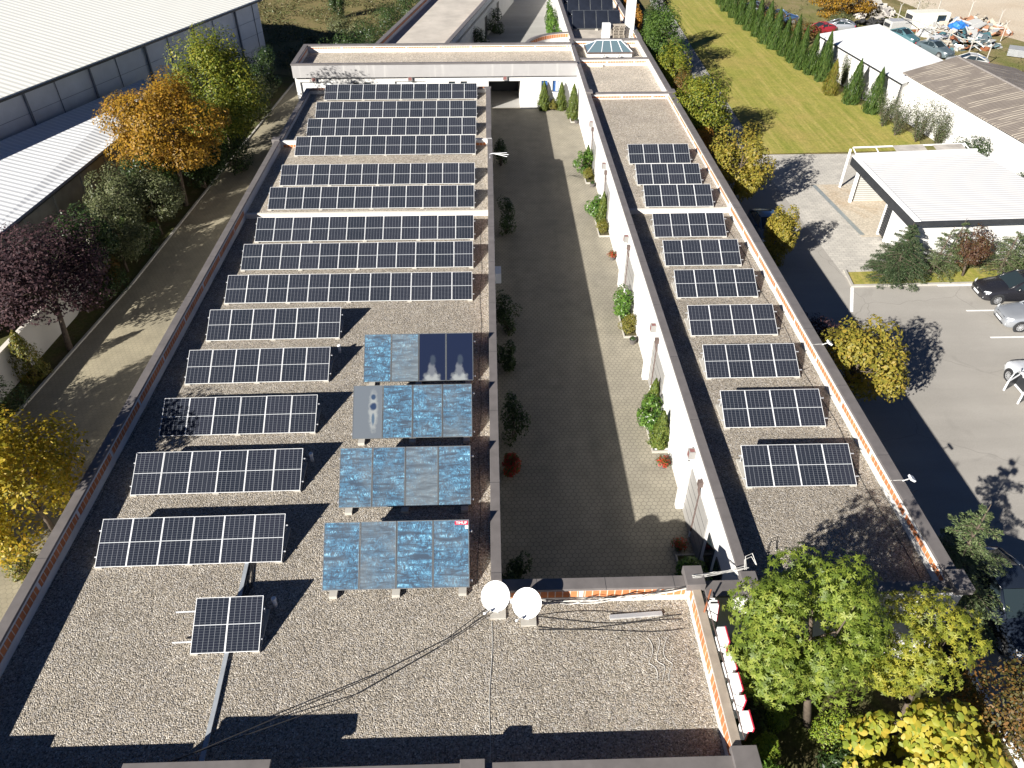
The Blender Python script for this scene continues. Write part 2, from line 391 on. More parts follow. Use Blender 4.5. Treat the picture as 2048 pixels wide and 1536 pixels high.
sheet('shrub_bed_grass', [(34.5, 59.2), (38.5, 59.2), (38.5, 72), (33, 90), (31.2, 116), (31.0, 116), (31.6, 96)], -.006, YARDG)
sheet('yard_ground', [(31.6, 200), (31.6, 100), (34, 82), (38, 52), (75, 60), (58, 100), (52, 118), (44, 200)], -.012, YARDG)
sheet('dirt_field', [(60, 84), (140, 60), (180, 200), (52, 200), (56, 112)], -.016, DIRT)
sheet('planting_strip_grass', [(21.8, 38.45), (44, 38.75), (44, 40.4), (26.1, 40.2), (22.0, 40.0)], .02, LAWN)
mb = MB(); mb.prism([(21.6, 38.25), (44, 38.55), (44, 38.73), (21.7, 38.43)], -.02, .11); mb.prism([(21.6, 38.25), (21.85, 40.2), (22.0, 40.2), (21.78, 38.4)], -.02, .108)
struct('planting_strip_kerb', mb, CONC)
sheet('front_garden_soil', [(6.3, -6), (16.1, -6), (16.2, 13.9), (6.3, 13.9)], -.003, SOIL)
mb = MB(); mb.box(16.12, 16.3, -6, 13.8, -.02, .12); struct('front_garden_kerb', mb, WHITE)
sheet('wash_bay_drain', [(24.1, 52.7), (24.45, 52.7), (25.05, 44.8), (24.7, 44.8)], .014, plain('drain_grate', (.30, .33, .33), .5, .3))
mb = MB()
for p in ([(20.5, 35.6), (20.7, 35.6), (21.75, 38.2), (21.55, 38.25)],): mb.add([(x, y, .012) for x, y in p], [(0, 1, 2, 3)])
for y0 in (38.28, 35.55, 32.9, 30.2, 27.4): mb.box(27.3 if y0 < 36 else 26.9, 32.5, y0 - .06, y0 + .06, .006, .012)
struct('road_markings', mb, plain('road_paint', (.75, .74, .72), .7, 0, .1, 4))

# ================================================================ BUILDINGS
def ring_parapet(root, sides, zc, zr, brick=True):
    """coping boxes + inner flashing + brick course for a list of sides (axis, fixed inner coordinate, dirn of outside, a0, a1)"""
# ---- workshop building: left wing + front block
T0 = 4.0
wk = thing('workshop_building', 'long flat roofed workshop wing covered in rows of solar panels, left of the courtyard', 'building', (-7.5, 36, 0))
wk.location = (0, 0, 0)
def bld(mb, name, m, root, **k): return mb.build(name, m, root, **k)
mb = MB()
mb.box(-15.2, -14.92, 8.6, 52.7, 0, 3.9); mb.box(-15.4, -15.12, 52.7, 65.0, 0, 3.5)
mb.box(-15.12, .05, 64.72, 65.0, 0, 3.5)
mb.box(-.22, .05, 14.7, 52.7, 0, 3.9); mb.box(-.32, -.05, 52.7, 64.72, 0, 3.5)
mb.box(-14.92, 6.4, 8.6, 8.92, 0, 3.9); mb.box(6.14, 6.4, 8.92, 14.4, 0, 3.9); mb.box(-.22, 6.4, 14.4, 14.7, 0, 3.9)
mb.box(-9.6, -6.0, 8.605, 8.915, 3.9, 4.4); mb.box(-15.19, -14.0, 8.605, 8.915, 3.9, 4.15)
mb.box(-14.9, -.24, 52.45, 52.7, 3.1, 3.9)
bld(mb, 'wall', PLASTER, wk)
mb = MB(); mb.box(-14.92, 6.14, 8.92, 14.4, 3.0, 3.2); mb.box(-14.92, -.22, 14.4, 42.0, 3.0, 3.2)
bld(mb, 'gravel_roof', G1, wk)
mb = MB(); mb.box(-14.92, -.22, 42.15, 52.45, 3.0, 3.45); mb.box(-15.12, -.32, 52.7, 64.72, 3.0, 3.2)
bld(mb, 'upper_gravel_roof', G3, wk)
mb = MB(); mb.box(-14.9, -.24, 41.95, 42.15, 3.0, 3.49); bld(mb, 'roof_step', CREAM, wk)
# coping
mb = MB()
def cope(x0, x1, y0, y1, z): mb.box(x0, x1, y0, y1, z - .1, z)
cope(-15.26, -14.9, 9.0, 52.8, T0); cope(-.26, .09, 14.72, 52.3, T0)
cope(-15.46, -15.08, 52.8, 64.6, 3.6); cope(-15.46, .08, 64.6, 65.06, 3.6); cope(-.36, .02, 52.3, 64.6, 3.6)
mb.box(-15.5, -14.95, 52.35, 52.95, 3.6, 4.06)
cope(-15.26, -9.66, 8.52, 9.0, T0); cope(-5.94, 6.06, 8.52, 9.0, T0)
mb.box(-9.68, -5.92, 8.5, 9.02, 4.4, 4.5); mb.box(-15.27, -13.95, 8.51, 9.01, 4.15, 4.24)
mb.box(-1.1, -.45, 8.49, 9.04, T0, 4.14); mb.box(6.05, 6.75, 8.4, 9.2, 3.9, 4.12)
cope(.09, 5.95, 14.3, 14.74, T0)
mb.box(5.95, 6.55, 14.2, 14.95, 3.9, 4.22)
bld(mb, 'coping', COPE, wk, bevel=.012)
mb = MB(); mb.box(6.16, 6.41, 9.2, 14.2, 3.9, 3.96); bld(mb, 'parapet_cap', plain('tan_cap', (.30, .25, .20), .7, 0, .15, 2), wk)
mb = MB()    # coping joints (raised seams)
def seam(root, *a): q = MB(); q.box(*a); q.build('coping_seam', DARK, root)
for y in np.arange(12, 52, 4.0): seam(wk, -15.265, -14.895, y, y + .012, T0 - .09, T0 + .004); seam(wk, -.265, .095, y + 3, y + 3.012, T0 - .09, T0 + .004)
for x in np.arange(1.2, 6, 2.2): seam(wk, x, x + .012, 14.295, 14.745, T0 - .09, T0 + .004)
for y in np.arange(55, 64, 3.0): seam(wk, -15.465, -15.075, y, y + .012, 3.5, 3.604)
# inner flashing (pale) and brick course
def inner(root, segs, zr, zb0, zb1, brick=True):
    for (ax, c, d, s0, s1) in segs:
        a = MB()      # ax 'x' = face at x=c, inward direction d ; runs in y s0..s1
        t0, t1 = sorted((c, c + d * .02)); u0, u1 = sorted((c, c + d * .012))
        if ax == 'x': a.box(t0, t1, s0, s1, zr, zb0)
        else: a.box(s0, s1, t0, t1, zr, zb0)
        if brick:
            y = s0 + .1; st_ = 2.35 if s1 - s0 < 20 else 2.9
            while y < s1 - .2:
                e = min(y + st_, s1 - .1)
                b = MB()
                if ax == 'x': b.box(u0, u1, y, e, zb0 + .005, zb1)
                else: b.box(y, e, u0, u1, zb0 + .005, zb1)
                b.build('brick_course', BRICKY if ax == 'x' else BRICK, root)
                y = e + .16
        a.build('roof_upstand', FLASH, root)
inner(wk, [('x', -14.92, 1, 9, 41.95), ('x', -.22, -1, 14.75, 41.95)], 3.2, 3.52, 3.8); inner(wk, [('x', 6.14, -1, 8.95, 14.38)], 3.2, 3.5, 3.9)
inner(wk, [('x', -14.92, 1, 42.2, 52.4), ('x', -.22, -1, 42.2, 52.4), ('x', -15.12, 1, 52.75, 64.7)], 3.45, 3.5, 3.6, False)
inner(wk, [('y', 14.4, -1, .1, 6.1)], 3.2, 3.45, 3.76); inner(wk, [('y', 52.45, -1, -14.85, -.3), ('y', 64.72, -1, -15.1, -.4)], 3.2, 3.46, 3.66)
inner(wk, [('y', 8.92, 1, -14.9, 6.1)], 3.2, 3.52, 3.8)
# courtyard side doors / windows of the left wing (in shade)
for k, y in enumerate((19, 23, 29, 33.5, 40, 44.5, 50, 56)):
    a = MB(); a.box(.05, .075, y, y + 1.1, .9, 2.3); w_ = a.build('window', DARK, wk)
    a = MB(); a.box(.075, .082, y + .06, y + 1.04, .96, 2.24); a.build('pane', GLASS, w_)
for y in (21, 31, 42, 52):
    a = MB(); a.box(.05, .08, y, y + 1.0, 0, 2.3); d_ = a.build('door', DOORG, wk)
    a = MB(); a.box(.08, .12, y + .8, y + .9, 1.0, 1.1); a.build('handle', ALU, d_)

# ---- link + right wing
rw = thing('annex_building', 'narrow flat roofed wing with four-panel solar rows, right of the courtyard', 'building')
mb = MB()
mb.box(7.84, 8.1, 14.25, 78, 0, 3.9); mb.box(14.5, 14.84, 13.95, 78, 0, 3.9)
mb.box(7.84, 14.5, 13.95, 14.25, 0, 3.9); mb.box(8.1, 14.5, 77.7, 78, 0, 3.9); mb.box(6.55, 7.84, 14.0, 14.3, 0, 3.85)
mb.box(8.1, 14.5, 62.0, 62.25, 3.1, 3.85); mb.box(8.1, 14.5, 71.55, 71.8, 3.1, 3.85)
mb.box(14.84, 15.02, 61.8, 62.4, 3.0, 3.9)
bld(mb, 'wall', PLASTER, rw)
mb = MB(); mb.box(8.1, 14.5, 14.25, 41.95, 3.0, 3.2); bld(mb, 'gravel_roof', G1, rw)
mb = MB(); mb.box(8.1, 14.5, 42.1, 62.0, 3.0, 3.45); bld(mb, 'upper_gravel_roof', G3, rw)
mb = MB(); mb.box(8.1, 14.5, 62.25, 71.55, 3.0, 3.3); mb.box(8.1, 14.5, 71.8, 77.7, 3.0, 3.3); bld(mb, 'hazy_pale_gravel_roof', G2, rw)
mb = MB(); mb.box(8.1, 14.5, 41.9, 42.1, 3.0, 3.49); bld(mb, 'roof_step', CREAM, rw)
mb = MB()
cope(7.78, 8.14, 14.7, 78.05, T0); cope(14.46, 14.92, 14.6, 78.05, T0)
cope(8.14, 14.46, 13.9, 14.3, T0); cope(8.14, 14.46, 61.96, 62.28, 3.95); cope(8.14, 14.46, 71.5, 71.85, 3.95); cope(8.14, 14.46, 77.6, 78.05, T0)
mb.box(7.74, 8.25, 13.85, 14.7, 3.9, 4.2); cope(6.55, 7.74, 13.95, 14.55, 3.95); mb.box(14.4, 15.0, 13.8, 14.6, 3.9, 4.18)
mb.box(7.74, 8.3, 61.7, 62.4, T0, 4.14); mb.box(14.44, 15.06, 61.7, 62.45, T0, 4.1)
bld(mb, 'coping', COPE, rw, bevel=.012)
mb = MB()
for y in np.arange(18, 74, 4.2): seam(rw, 7.775, 8.145, y, y + .012, T0 - .09, T0 + .004); seam(rw, 14.455, 14.925, y + 2, y + 2.012, T0 - .09, T0 + .004)
inner(rw, [('x', 8.1, 1, 14.3, 41.85), ('x', 14.5, -1, 14.3, 41.85)], 3.2, 3.5, 3.72)
inner(rw, [('x', 8.1, 1, 42.15, 61.9), ('x', 14.5, -1, 42.15, 61.9)], 3.45, 3.62, 3.78)
inner(rw, [('y', 14.25, 1, 8.2, 14.4), ('y', 62.0, -1, 8.2, 14.4), ('y', 71.55, -1, 8.2, 14.4), ('y', 77.7, -1, 8.2, 14.4)], 3.2, 3.55, 3.68)
mb = MB(); mb.box(6.9, 7.3, 14.24, 14.255, .2, 2.2); bld(mb, 'door', DARK, rw)
PIL = [21.2, 29.9, 38.9, 49.3, 57.2]
for i, y in enumerate(PIL):
    a = MB(); a.box(7.79, 7.85, y - 3.0, y - .25, 0, 2.5); g = a.build('garage_door', DOORG, rw)
    a = MB()
    for k in range(1, 5): a.box(7.783, 7.79, y - 2.98, y - .27, k * .5 - .008, k * .5 + .008)
    a.build('panel_groove', DARK, g)
    a = MB(); a.box(7.52, 7.84, y - .16, y + .12, 0, 2.55); a.build('pilaster', PLASTER, rw)
    a = MB(); a.box(7.58, 7.84, y - .27, y + .01, 3.05, 3.4); s_ = a.build('wall_lamp', DOORG, rw)
    a = MB(); a.box(7.62, 7.80, y - .22, y - .04, 3.4, 3.406); a.box(7.572, 7.58, y - .22, y - .04, 3.1, 3.34); a.build('lamp_plate', REDSIGN, s_)
for y in (19.6, 28.9, 38.0, 48.4, 56.4):
    a = MB(); a.box(7.66, 7.84, y - .1, y + .1, 2.95, 3.2); a.tube([(7.74, y, 3.0), (7.74, y, 2.75), (7.8, y - .05, 2.5), (7.79, y - .05, .35)], .05, 8); a.build('downpipe', BROWNPIPE, rw)
    a = MB(); a.tube([(7.79, y - .05, .36), (7.77, y - .05, .02)], .052, 8); a.build('pipe_shoe', WHITE, rw)
for y in (16.4, 17.5):
    a = MB(); a.box(7.80, 7.84, y - .45, y + .35, .9, 2.3); w_ = a.build('window', DARK, rw)
    a = MB(); a.box(7.793, 7.80, y - .4, y + .3, .95, 2.25); a.build('pane', GLASS, w_)

# ---- transverse wing
fw = thing('gatehouse_wing', 'white transverse wing with grey fascia and an open gateway, at the head of the courtyard', 'building')
ZF = 4.2
def wallx(mb, x0, x1, y0, y1, z0, z1, holes):
    """wall along x with rectangular holes (hx0,hx1,hz0,hz1)"""
    xs = sorted({x0, x1, *[h[0] for h in holes], *[h[1] for h in holes]})
    for a, b in zip(xs, xs[1:]):
        hs = sorted([(h[2], h[3]) for h in holes if h[0] <= a + 1e-6 and h[1] >= b - 1e-6]); z = z0
        for h0, h1 in hs:
            if h0 > z: mb.box(a, b, y0, y1, z, h0)
            z = h1
        if z < z1: mb.box(a, b, y0, y1, z, z1)
WIN = [(-12.36, -11.82), (-11.37, -10.75), (-3.74, -3.16), (-2.66, -2.08), (4.66, 5.22), (5.68, 6.26)]
DRS = [(-17.1, -14.3), (-8.6, -5.75)]
GATE = (-.14, 2.75)
holes = [(a, b, 1.5 if a > 4 else 1.2, 2.5) for a, b in WIN] + [(a, b, 0, 2.55) for a, b in DRS] + [(*GATE, 0, 2.5)]
mb = MB(); wallx(mb, -17.5, 7.84, 70.0, 70.25, 0, 3.0, holes)
mb.box(-17.5, -17.22, 70.25, 76.0, 0, ZF - .1); wallx(mb, -17.22, 7.84, 75.75, 76.0, 0, ZF - .1, [(*GATE, 0, 2.5)])
mb.box(-.42, -.14, 70.25, 75.75, 0, 3.0); mb.box(2.75, 3.0, 70.25, 75.75, 0, 3.0)
bld(mb, 'wall', PLASTER, fw)
mb = MB(); mb.box(-17.56, 7.84, 69.72, 70.25, 3.0, ZF - .1); bld(mb, 'fascia', GREYBAND, fw)
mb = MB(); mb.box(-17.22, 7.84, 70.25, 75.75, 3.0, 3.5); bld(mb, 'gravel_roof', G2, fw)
mb = MB(); cope(-17.6, 7.78, 69.66, 70.0, ZF); cope(-17.6, 7.84, 75.65, 76.05, ZF); cope(-17.6, -17.2, 70.0, 75.65, ZF); bld(mb, 'coping', COPE, fw)
inner(fw, [('y', 75.75, -1, -17.1, 7.7), ('y', 70.25, 1, -17.1, 7.7)], 3.5, 3.85, 3.96)
inner(fw, [('x', -17.22, 1, 70.3, 75.7)], 3.5, 3.8, 3.95)
for a, b in WIN:
    bl = a > 4; z0 = 1.5 if bl else 1.2
    m_ = MB(); m_.box(a, b, 70.12, 70.16, z0, 2.5); w_ = m_.build('window', BLUEG if bl else DARK, fw)
    m_ = MB(); m_.box(a - .04, b + .04, 69.94, 70.12, z0 - .06, z0); m_.build('sill', WHITE, w_)
    m_ = MB(); m_.box(a + .05, b - .05, 70.11, 70.118, z0 + .05, 2.45); m_.build('pane', BLUEG if bl else GLASS, w_)
    if bl:
        m_ = MB(); m_.box((a + b) / 2 + .02, b - .06, 70.1, 70.108, z0 + .06, 2.42); m_.build('curtain', WHITE if a > 5.4 else BLUEG, w_)
for a, b in DRS:
    m_ = MB(); m_.box(a, b, 70.16, 70.2, 0, 2.55); g = m_.build('garage_door', WHITE, fw)
    m_ = MB(); m_.box((a + b) / 2 - .08, (a + b) / 2 + .08, 70.14, 70.16, 1.7, 1.76); m_.build('handle', DARK, g)
m_ = MB(); m_.box(-.14, 2.75, 75.0, 75.05, 0, 2.5); m_.build('gateway_door', DARK, fw)
for x in (-15.8, -7.18, 1.35):
    m_ = MB(); m_.box(x - .2, x + .2, 69.8, 70.0, 2.62, 3.0); s_ = m_.build('wall_lamp', DOORG, fw)
    m_ = MB(); m_.box(x - .14, x + .14, 69.79, 69.8, 2.68, 2.95); m_.build('lamp_plate', REDSIGN, s_)

# ---- far wings behind the gatehouse
fl = thing('rear_left_wing', 'pale flat roofed wing running back behind the gatehouse, left of the rear yard', 'building')
P0, P1, P2, P3 = (-11.2, 76.1), (-4.2, 76.1), (3.4, 112), (-4.6, 112)
mb = MB()
for a, b in ((P0, P3), (P1, P2)):
    d = Vector((b[0] - a[0], b[1] - a[1], 0)).normalized(); n_ = Vector((d.y, -d.x, 0)) * (.3 if a == P0 else -.3)
    mb.prism([a, b, (b[0] + n_.x, b[1] + n_.y), (a[0] + n_.x, a[1] + n_.y)], 0, 3.8)
bld(mb, 'wall', PLASTER, fl)
mb = MB(); mb.prism([P0, P1, P2, P3], 2.9, 3.2); bld(mb, 'concrete_roof', plain('pale_screed', (.46, .42, .37), .85, 0, .16, .5), fl)
mb = MB(); mb2 = MB(); mb3 = MB()
for a, b, sgn in ((P0, P3, 1), (P1, P2, -1)):
    d = Vector((b[0] - a[0], b[1] - a[1], 0)).normalized(); n_ = Vector((d.y, -d.x, 0)) * sgn
    q = lambda p, k: (p[0] + n_.x * k, p[1] + n_.y * k)
    mb.prism([q(a, -.06), q(b, -.06), q(b, .36), q(a, .36)], 3.8, 3.9)
    mb2.prism([q(a, .3), q(b, .3), q(b, .312), q(a, .312)], 3.55, 3.75); mb3.prism([q(a, .3), q(b, .3), q(b, .32), q(a, .32)], 3.2, 3.55)
bld(mb, 'coping', COPE, fl); bld(mb2, 'brick_course', BRICKY, fl); bld(mb3, 'roof_upstand', FLASH, fl)
d = Vector((P2[0] - P1[0], P2[1] - P1[1], 0)).normalized(); ang = math.atan2(d.y, d.x)
for s_ in (6, 12, 18, 25):
    TT = Matrix.Translation((P1[0] + d.x * s_, P1[1] + d.y * s_, 0)) @ Matrix.Rotation(ang, 4, 'Z')
    m_ = MB(); m_.box(0, 1.2, -.04, .0, 0, 2.3, 0, TT); m_.build('door', DARK, fl)
fr = thing('rear_right_wing', 'far flat roofed wing carrying dark solar collectors, behind the glass skylight', 'building')
mb = MB(); mb.box(8.0, 8.28, 78.05, 118, 0, 3.9); mb.box(14.6, 14.94, 78.05, 118, 0, 3.9); mb.box(8.28, 14.6, 117.7, 118, 0, 3.9); bld(mb, 'wall', PLASTER, fr)
mb = MB(); mb.box(8.28, 14.6, 78.05, 117.7, 3.0, 3.2); bld(mb, 'concrete_roof', plain('terrace_screed', (.42, .38, .33), .85, 0, .2, .6), fr)
mb = MB(); cope(7.95, 8.34, 78.06, 118, T0); cope(14.55, 15.0, 78.06, 118, T0); bld(mb, 'coping', COPE, fr)
inner(fr, [('x', 14.6, -1, 78.1, 117.6), ('x', 8.28, 1, 78.1, 117.6)], 3.2, 3.5, 3.72)
cv = thing('curved_canopy', 'curved white canopy with a brick edge, in the corner of the rear yard', 'canopy')
mb = MB(); mb2 = MB(); mb3 = MB(); mb4 = MB()
arc = [(8.0 - 4.6 * math.cos(t), 76.1 + 4.9 * math.sin(t)) for t in np.linspace(0, math.pi / 2, 15)]
arci = [(8.0 - 4.3 * math.cos(t), 76.1 + 4.6 * math.sin(t)) for t in np.linspace(0, math.pi / 2, 15)]
for i in range(14):
    mb.prism([arc[i], arc[i + 1], arci[i + 1], arci[i]], 2.9, 3.8)
    mb2.prism([(8 - (x_ := 8 - arc[i][0]) * 1.01, 76.1 + (arc[i][1] - 76.1) * 1.01), (8 - (8 - arc[i + 1][0]) * 1.01, 76.1 + (arc[i + 1][1] - 76.1) * 1.01), arci[i + 1], arci[i]], 3.8, 3.88)
    k = .995
    mb3.prism([arci[i], arci[i + 1], (8 - (8 - arci[i + 1][0]) * k, 76.1 + (arci[i + 1][1] - 76.1) * k), (8 - (8 - arci[i][0]) * k, 76.1 + (arci[i][1] - 76.1) * k)], 3.45, 3.76)
mb4.prism(arci + [(8.0, 76.1)], 2.9, 3.05)
bld(mb, 'rim_wall', PLASTER, cv); bld(mb2, 'coping', COPE, cv); bld(mb3, 'brick_course', BRICK, cv); bld(mb4, 'canopy_roof', FLASH, cv)

# chimney, skylight, boxes on the far roofs
ch = thing('chimney', 'tall square white chimney rising at the edge of the far terrace roof', 'chimney', (14.2, 81.4, 3.2))
mb = MB(); mb.box(-.42, .42, -.42, .42, 0, 5.2); bld(mb, 'shaft', PLASTER, ch); mb = MB(); mb.box(-.5, .5, -.5, .5, 5.2, 5.32); bld(mb, 'cap', COPE, ch)
sk = thing('skylight', 'glazed hipped roof lantern on a white kerb', 'skylight', (11.3, 75.2, 3.3))
mb = MB(); mb.box(-2.1, 2.1, -1.25, 1.25, 0, .42); bld(mb, 'kerb', FLASH, sk)
mb = MB(); mb.box(-2.2, 2.2, -1.35, 1.35, .42, .52); bld(mb, 'frame', BROWNPIPE, sk)
B = [(-2.1, -1.25, .52), (2.1, -1.25, .52), (2.1, 1.25, .52), (-2.1, 1.25, .52), (-1.15, 0, 1.25), (1.15, 0, 1.25)]
mb = MB(); mb.add(B, [(0, 1, 5, 4), (1, 2, 5), (2, 3, 4, 5), (3, 0, 4)]); bld(mb, 'glazing', SKYG, sk)
mb = MB()
for a, b in ((0, 4), (1, 5), (2, 5), (3, 4), (4, 5)): mb.tube([B[a], B[b]], .045, 6)
for t in (-.6, .15, .9):
    mb.tube([(t * 1.3, -1.25, .54), (t * .9, 0, 1.25)], .035, 6); mb.tube([(t * 1.3, 1.25, .54), (t * .9, 0, 1.25)], .035, 6)
bld(mb, 'glazing_bar', PALEALU, sk)
for i, x in enumerate((-.75, .65)):
    v_ = thing('roof_vent', ['left white cowl vent on a grey base in front of the skylight', 'right white cowl vent on a grey base in front of the skylight'][i], 'vent', (11.3 + x, 73.3, 3.3), group='cowl vents by the skylight')
    mb = MB(); mb.box(-.22, .22, -.2, .2, 0, .12); bld(mb, 'base', CONC, v_)
    mb = MB(); mb.lathe([(.14, .12), (.14, .35), (.2, .36), (.2, .46), (.02, .52)], 12); bld(mb, 'cowl', WHITE, v_)
o = MB(); o.box(-.75, .75, -.13, .13, 0, .16); o = o.build('roof_box', plain('cream_box', (.74, .68, .52), .6), None, bevel=.01); o.location = (9.6, 71.3, 3.3); tag(o, 'long cream box lying at the foot of the parapet below the skylight', 'box')
cb = thing('cabinet', 'tall plain white cabinet standing before the dark far collectors', 'cabinet', (11.75, 80.6, 3.2))
mb = MB(); mb.box(-.4, .4, -.3, .3, .08, 1.55); bld(mb, 'body', WHITE, cb, bevel=.02)
mb = MB(); mb.box(-.38, .38, -.28, .28, 0, .08); bld(mb, 'plinth', DARK, cb)
mb = MB(); mb.box(-.34, .34, -.32, -.3, .2, 1.45); bld(mb, 'door', PALEALU, cb)
pl = thing('pallet_stack', 'leaning stack of grey wooden pallets beside the white chimney', 'pallets', (13.05, 80.8, 3.2))
for k in range(9):
    mb = MB(); TT = Matrix.Translation((random.uniform(-.06, .06), 0, k * .15)) @ Matrix.Rotation(random.uniform(-.06, .06), 4, 'Z')
    for j in range(5): mb.box(-.6, .6, -.4 + j * .18, -.3 + j * .18, .11, .135, 0, TT)
    for j in (-.55, 0, .5): mb.box(j, j + .08, -.4, .42, .02, .11, 0, TT)
    mb.box(-.6, .6, -.4, -.32, 0, .02, 0, TT); mb.box(-.6, .6, .32, .42, 0, .02, 0, TT)
    bld(mb, 'pallet', WOOD, pl)

# ---------------------------------------------------------------- solar arrays
TILT = rad(28)
def make_panel():
    mb = MB()
    w_, l_ = 1.032, 1.65; t = .034; f_ = .014
    mb.box(0, w_, 0, f_, -t, .003); mb.box(0, w_, l_ - f_, l_, -t, .003); mb.box(0, f_, f_, l_ - f_, -t, .003); mb.box(w_ - f_, w_, f_, l_ - f_, -t, .003)
    mb.box(f_, w_ - f_, f_, l_ - f_, -.012, -.008)
    p = mb.build('solar_panel', PALEALU); 
    g = MB(); g.add([(f_, f_, 0), (w_ - f_, f_, 0), (w_ - f_, l_ - f_, 0), (f_, l_ - f_, 0)], [(0, 1, 2, 3)]); g.build('cell_glass', PVM, p)
    return p
PANEL = make_panel(); first_panel = True
_rail = MB(); _rail.box(0, 1, -.02, .02, -.075, -.036); RAILM = _rail.build('rail', ALU).data; bpy.data.objects.remove(bpy.data.objects['rail'])
def child(name, me, parent, loc=(0, 0, 0), rot=(0, 0, 0), sc=(1, 1, 1)):
    o = bpy.data.objects.new(name, me); COL.objects.link(o); o.parent = parent; o.location = loc; o.rotation_euler = rot; o.scale = sc; return o
_b = MB(); _b.box(-.02, .02, -.02, .02, 0, 1); LEGM = _b.build('leg', ALU).data; bpy.data.objects.remove(bpy.data.objects['leg'])
_b = MB(); _b.box(-.12, .12, 0, 1.5, 0, .09); BALM = _b.build('ballast', CONC).data; bpy.data.objects.remove(bpy.data.objects['ballast'])
def array(x, y, z, n, label, group, skew=0., rails=(.12, .12)):
    global first_panel
    a = thing('solar_array', label, 'solar panels', (x, y, z), skew, group)
    pitch = 1.0465
    for i in range(n):
        if first_panel: p = PANEL; first_panel = False; p.parent = a
        else: p = dup(PANEL, a)
        p.location = (i * pitch, 0, .1 + random.uniform(-.004, .004)); p.rotation_euler = (TILT + random.uniform(-.006, .006), random.uniform(-.004, .004), 0)
    W = n * pitch - .0145
    for s_ in (.35, 1.25):
        child('rail', RAILM, a, (-rails[0], s_ * math.cos(TILT), .1 + s_ * math.sin(TILT)), (TILT, 0, 0), (W + rails[0] + rails[1], 1, 1))
    m_ = max(2, n // 3 + 1)
    for i in range(m_):
        xx = .1 + (W - .2) * i / (m_ - 1)
        child('ballast', BALM, a, (xx, 0.0, 0)); child('leg', LEGM, a, (xx, 1.36, .08), (0, 0, 0), (1, 1, .68))
    # end shields: dark triangular wind plates as on the photographed racks' far ends
    return a
LROWS = [(12.8, 2), (16.13, 6), (19.4, 6), (22.6, 6), (25.95, 6), (29.2, 6), (32.42, 12), (35.7, 12), (38.87, 12), (42.45, 12), (45.87, 12), (50.75, 12), (55.0, 12), (58.7, 12), (62.95, 12)]
for i, (y, n) in enumerate(LROWS):
    z = 3.45 if 42 < y < 52 else 3.2
    x = -13.65
    if n == 2: x = -9.45; lab = 'smallest rack of only two solar panels, alone on the front gravel roof'
    elif n == 6: lab = ['row of six solar panels straight behind the two-panel rack', 'second row of six solar panels behind the two-panel rack', 'third of the five six-panel rows, counted from the two-panel rack', 'fourth six-panel row behind the two-panel rack, level with the top solar collectors', 'rearmost row of six solar panels, just before the first twelve-panel row'][i - 1]
    else: lab = '%s row of twelve solar panels, counting back from the rearmost six-panel row' % ORD[i - 6]
    array(x, y, z, n, lab, 'solar panel rows on the left wing roof', rad(.6) if 0 < i < 6 else (rad(1) if i == 0 else 0), (.6, .06) if n == 2 else (.08, .1))
RROWS = [19.15, 22.45, 25.7, 28.95, 32.3, 35.5, 38.75, 42.15, 45.35, 48.7]
for i, y in enumerate(RROWS):
    a = array(9.38, y, 3.45 if y > 42 else 3.2, 4, '%s four-panel solar row on the right wing roof, counting back from the front tree' % ORD[i], 'four-panel solar rows on the right wing roof', 0, (.12, .16))

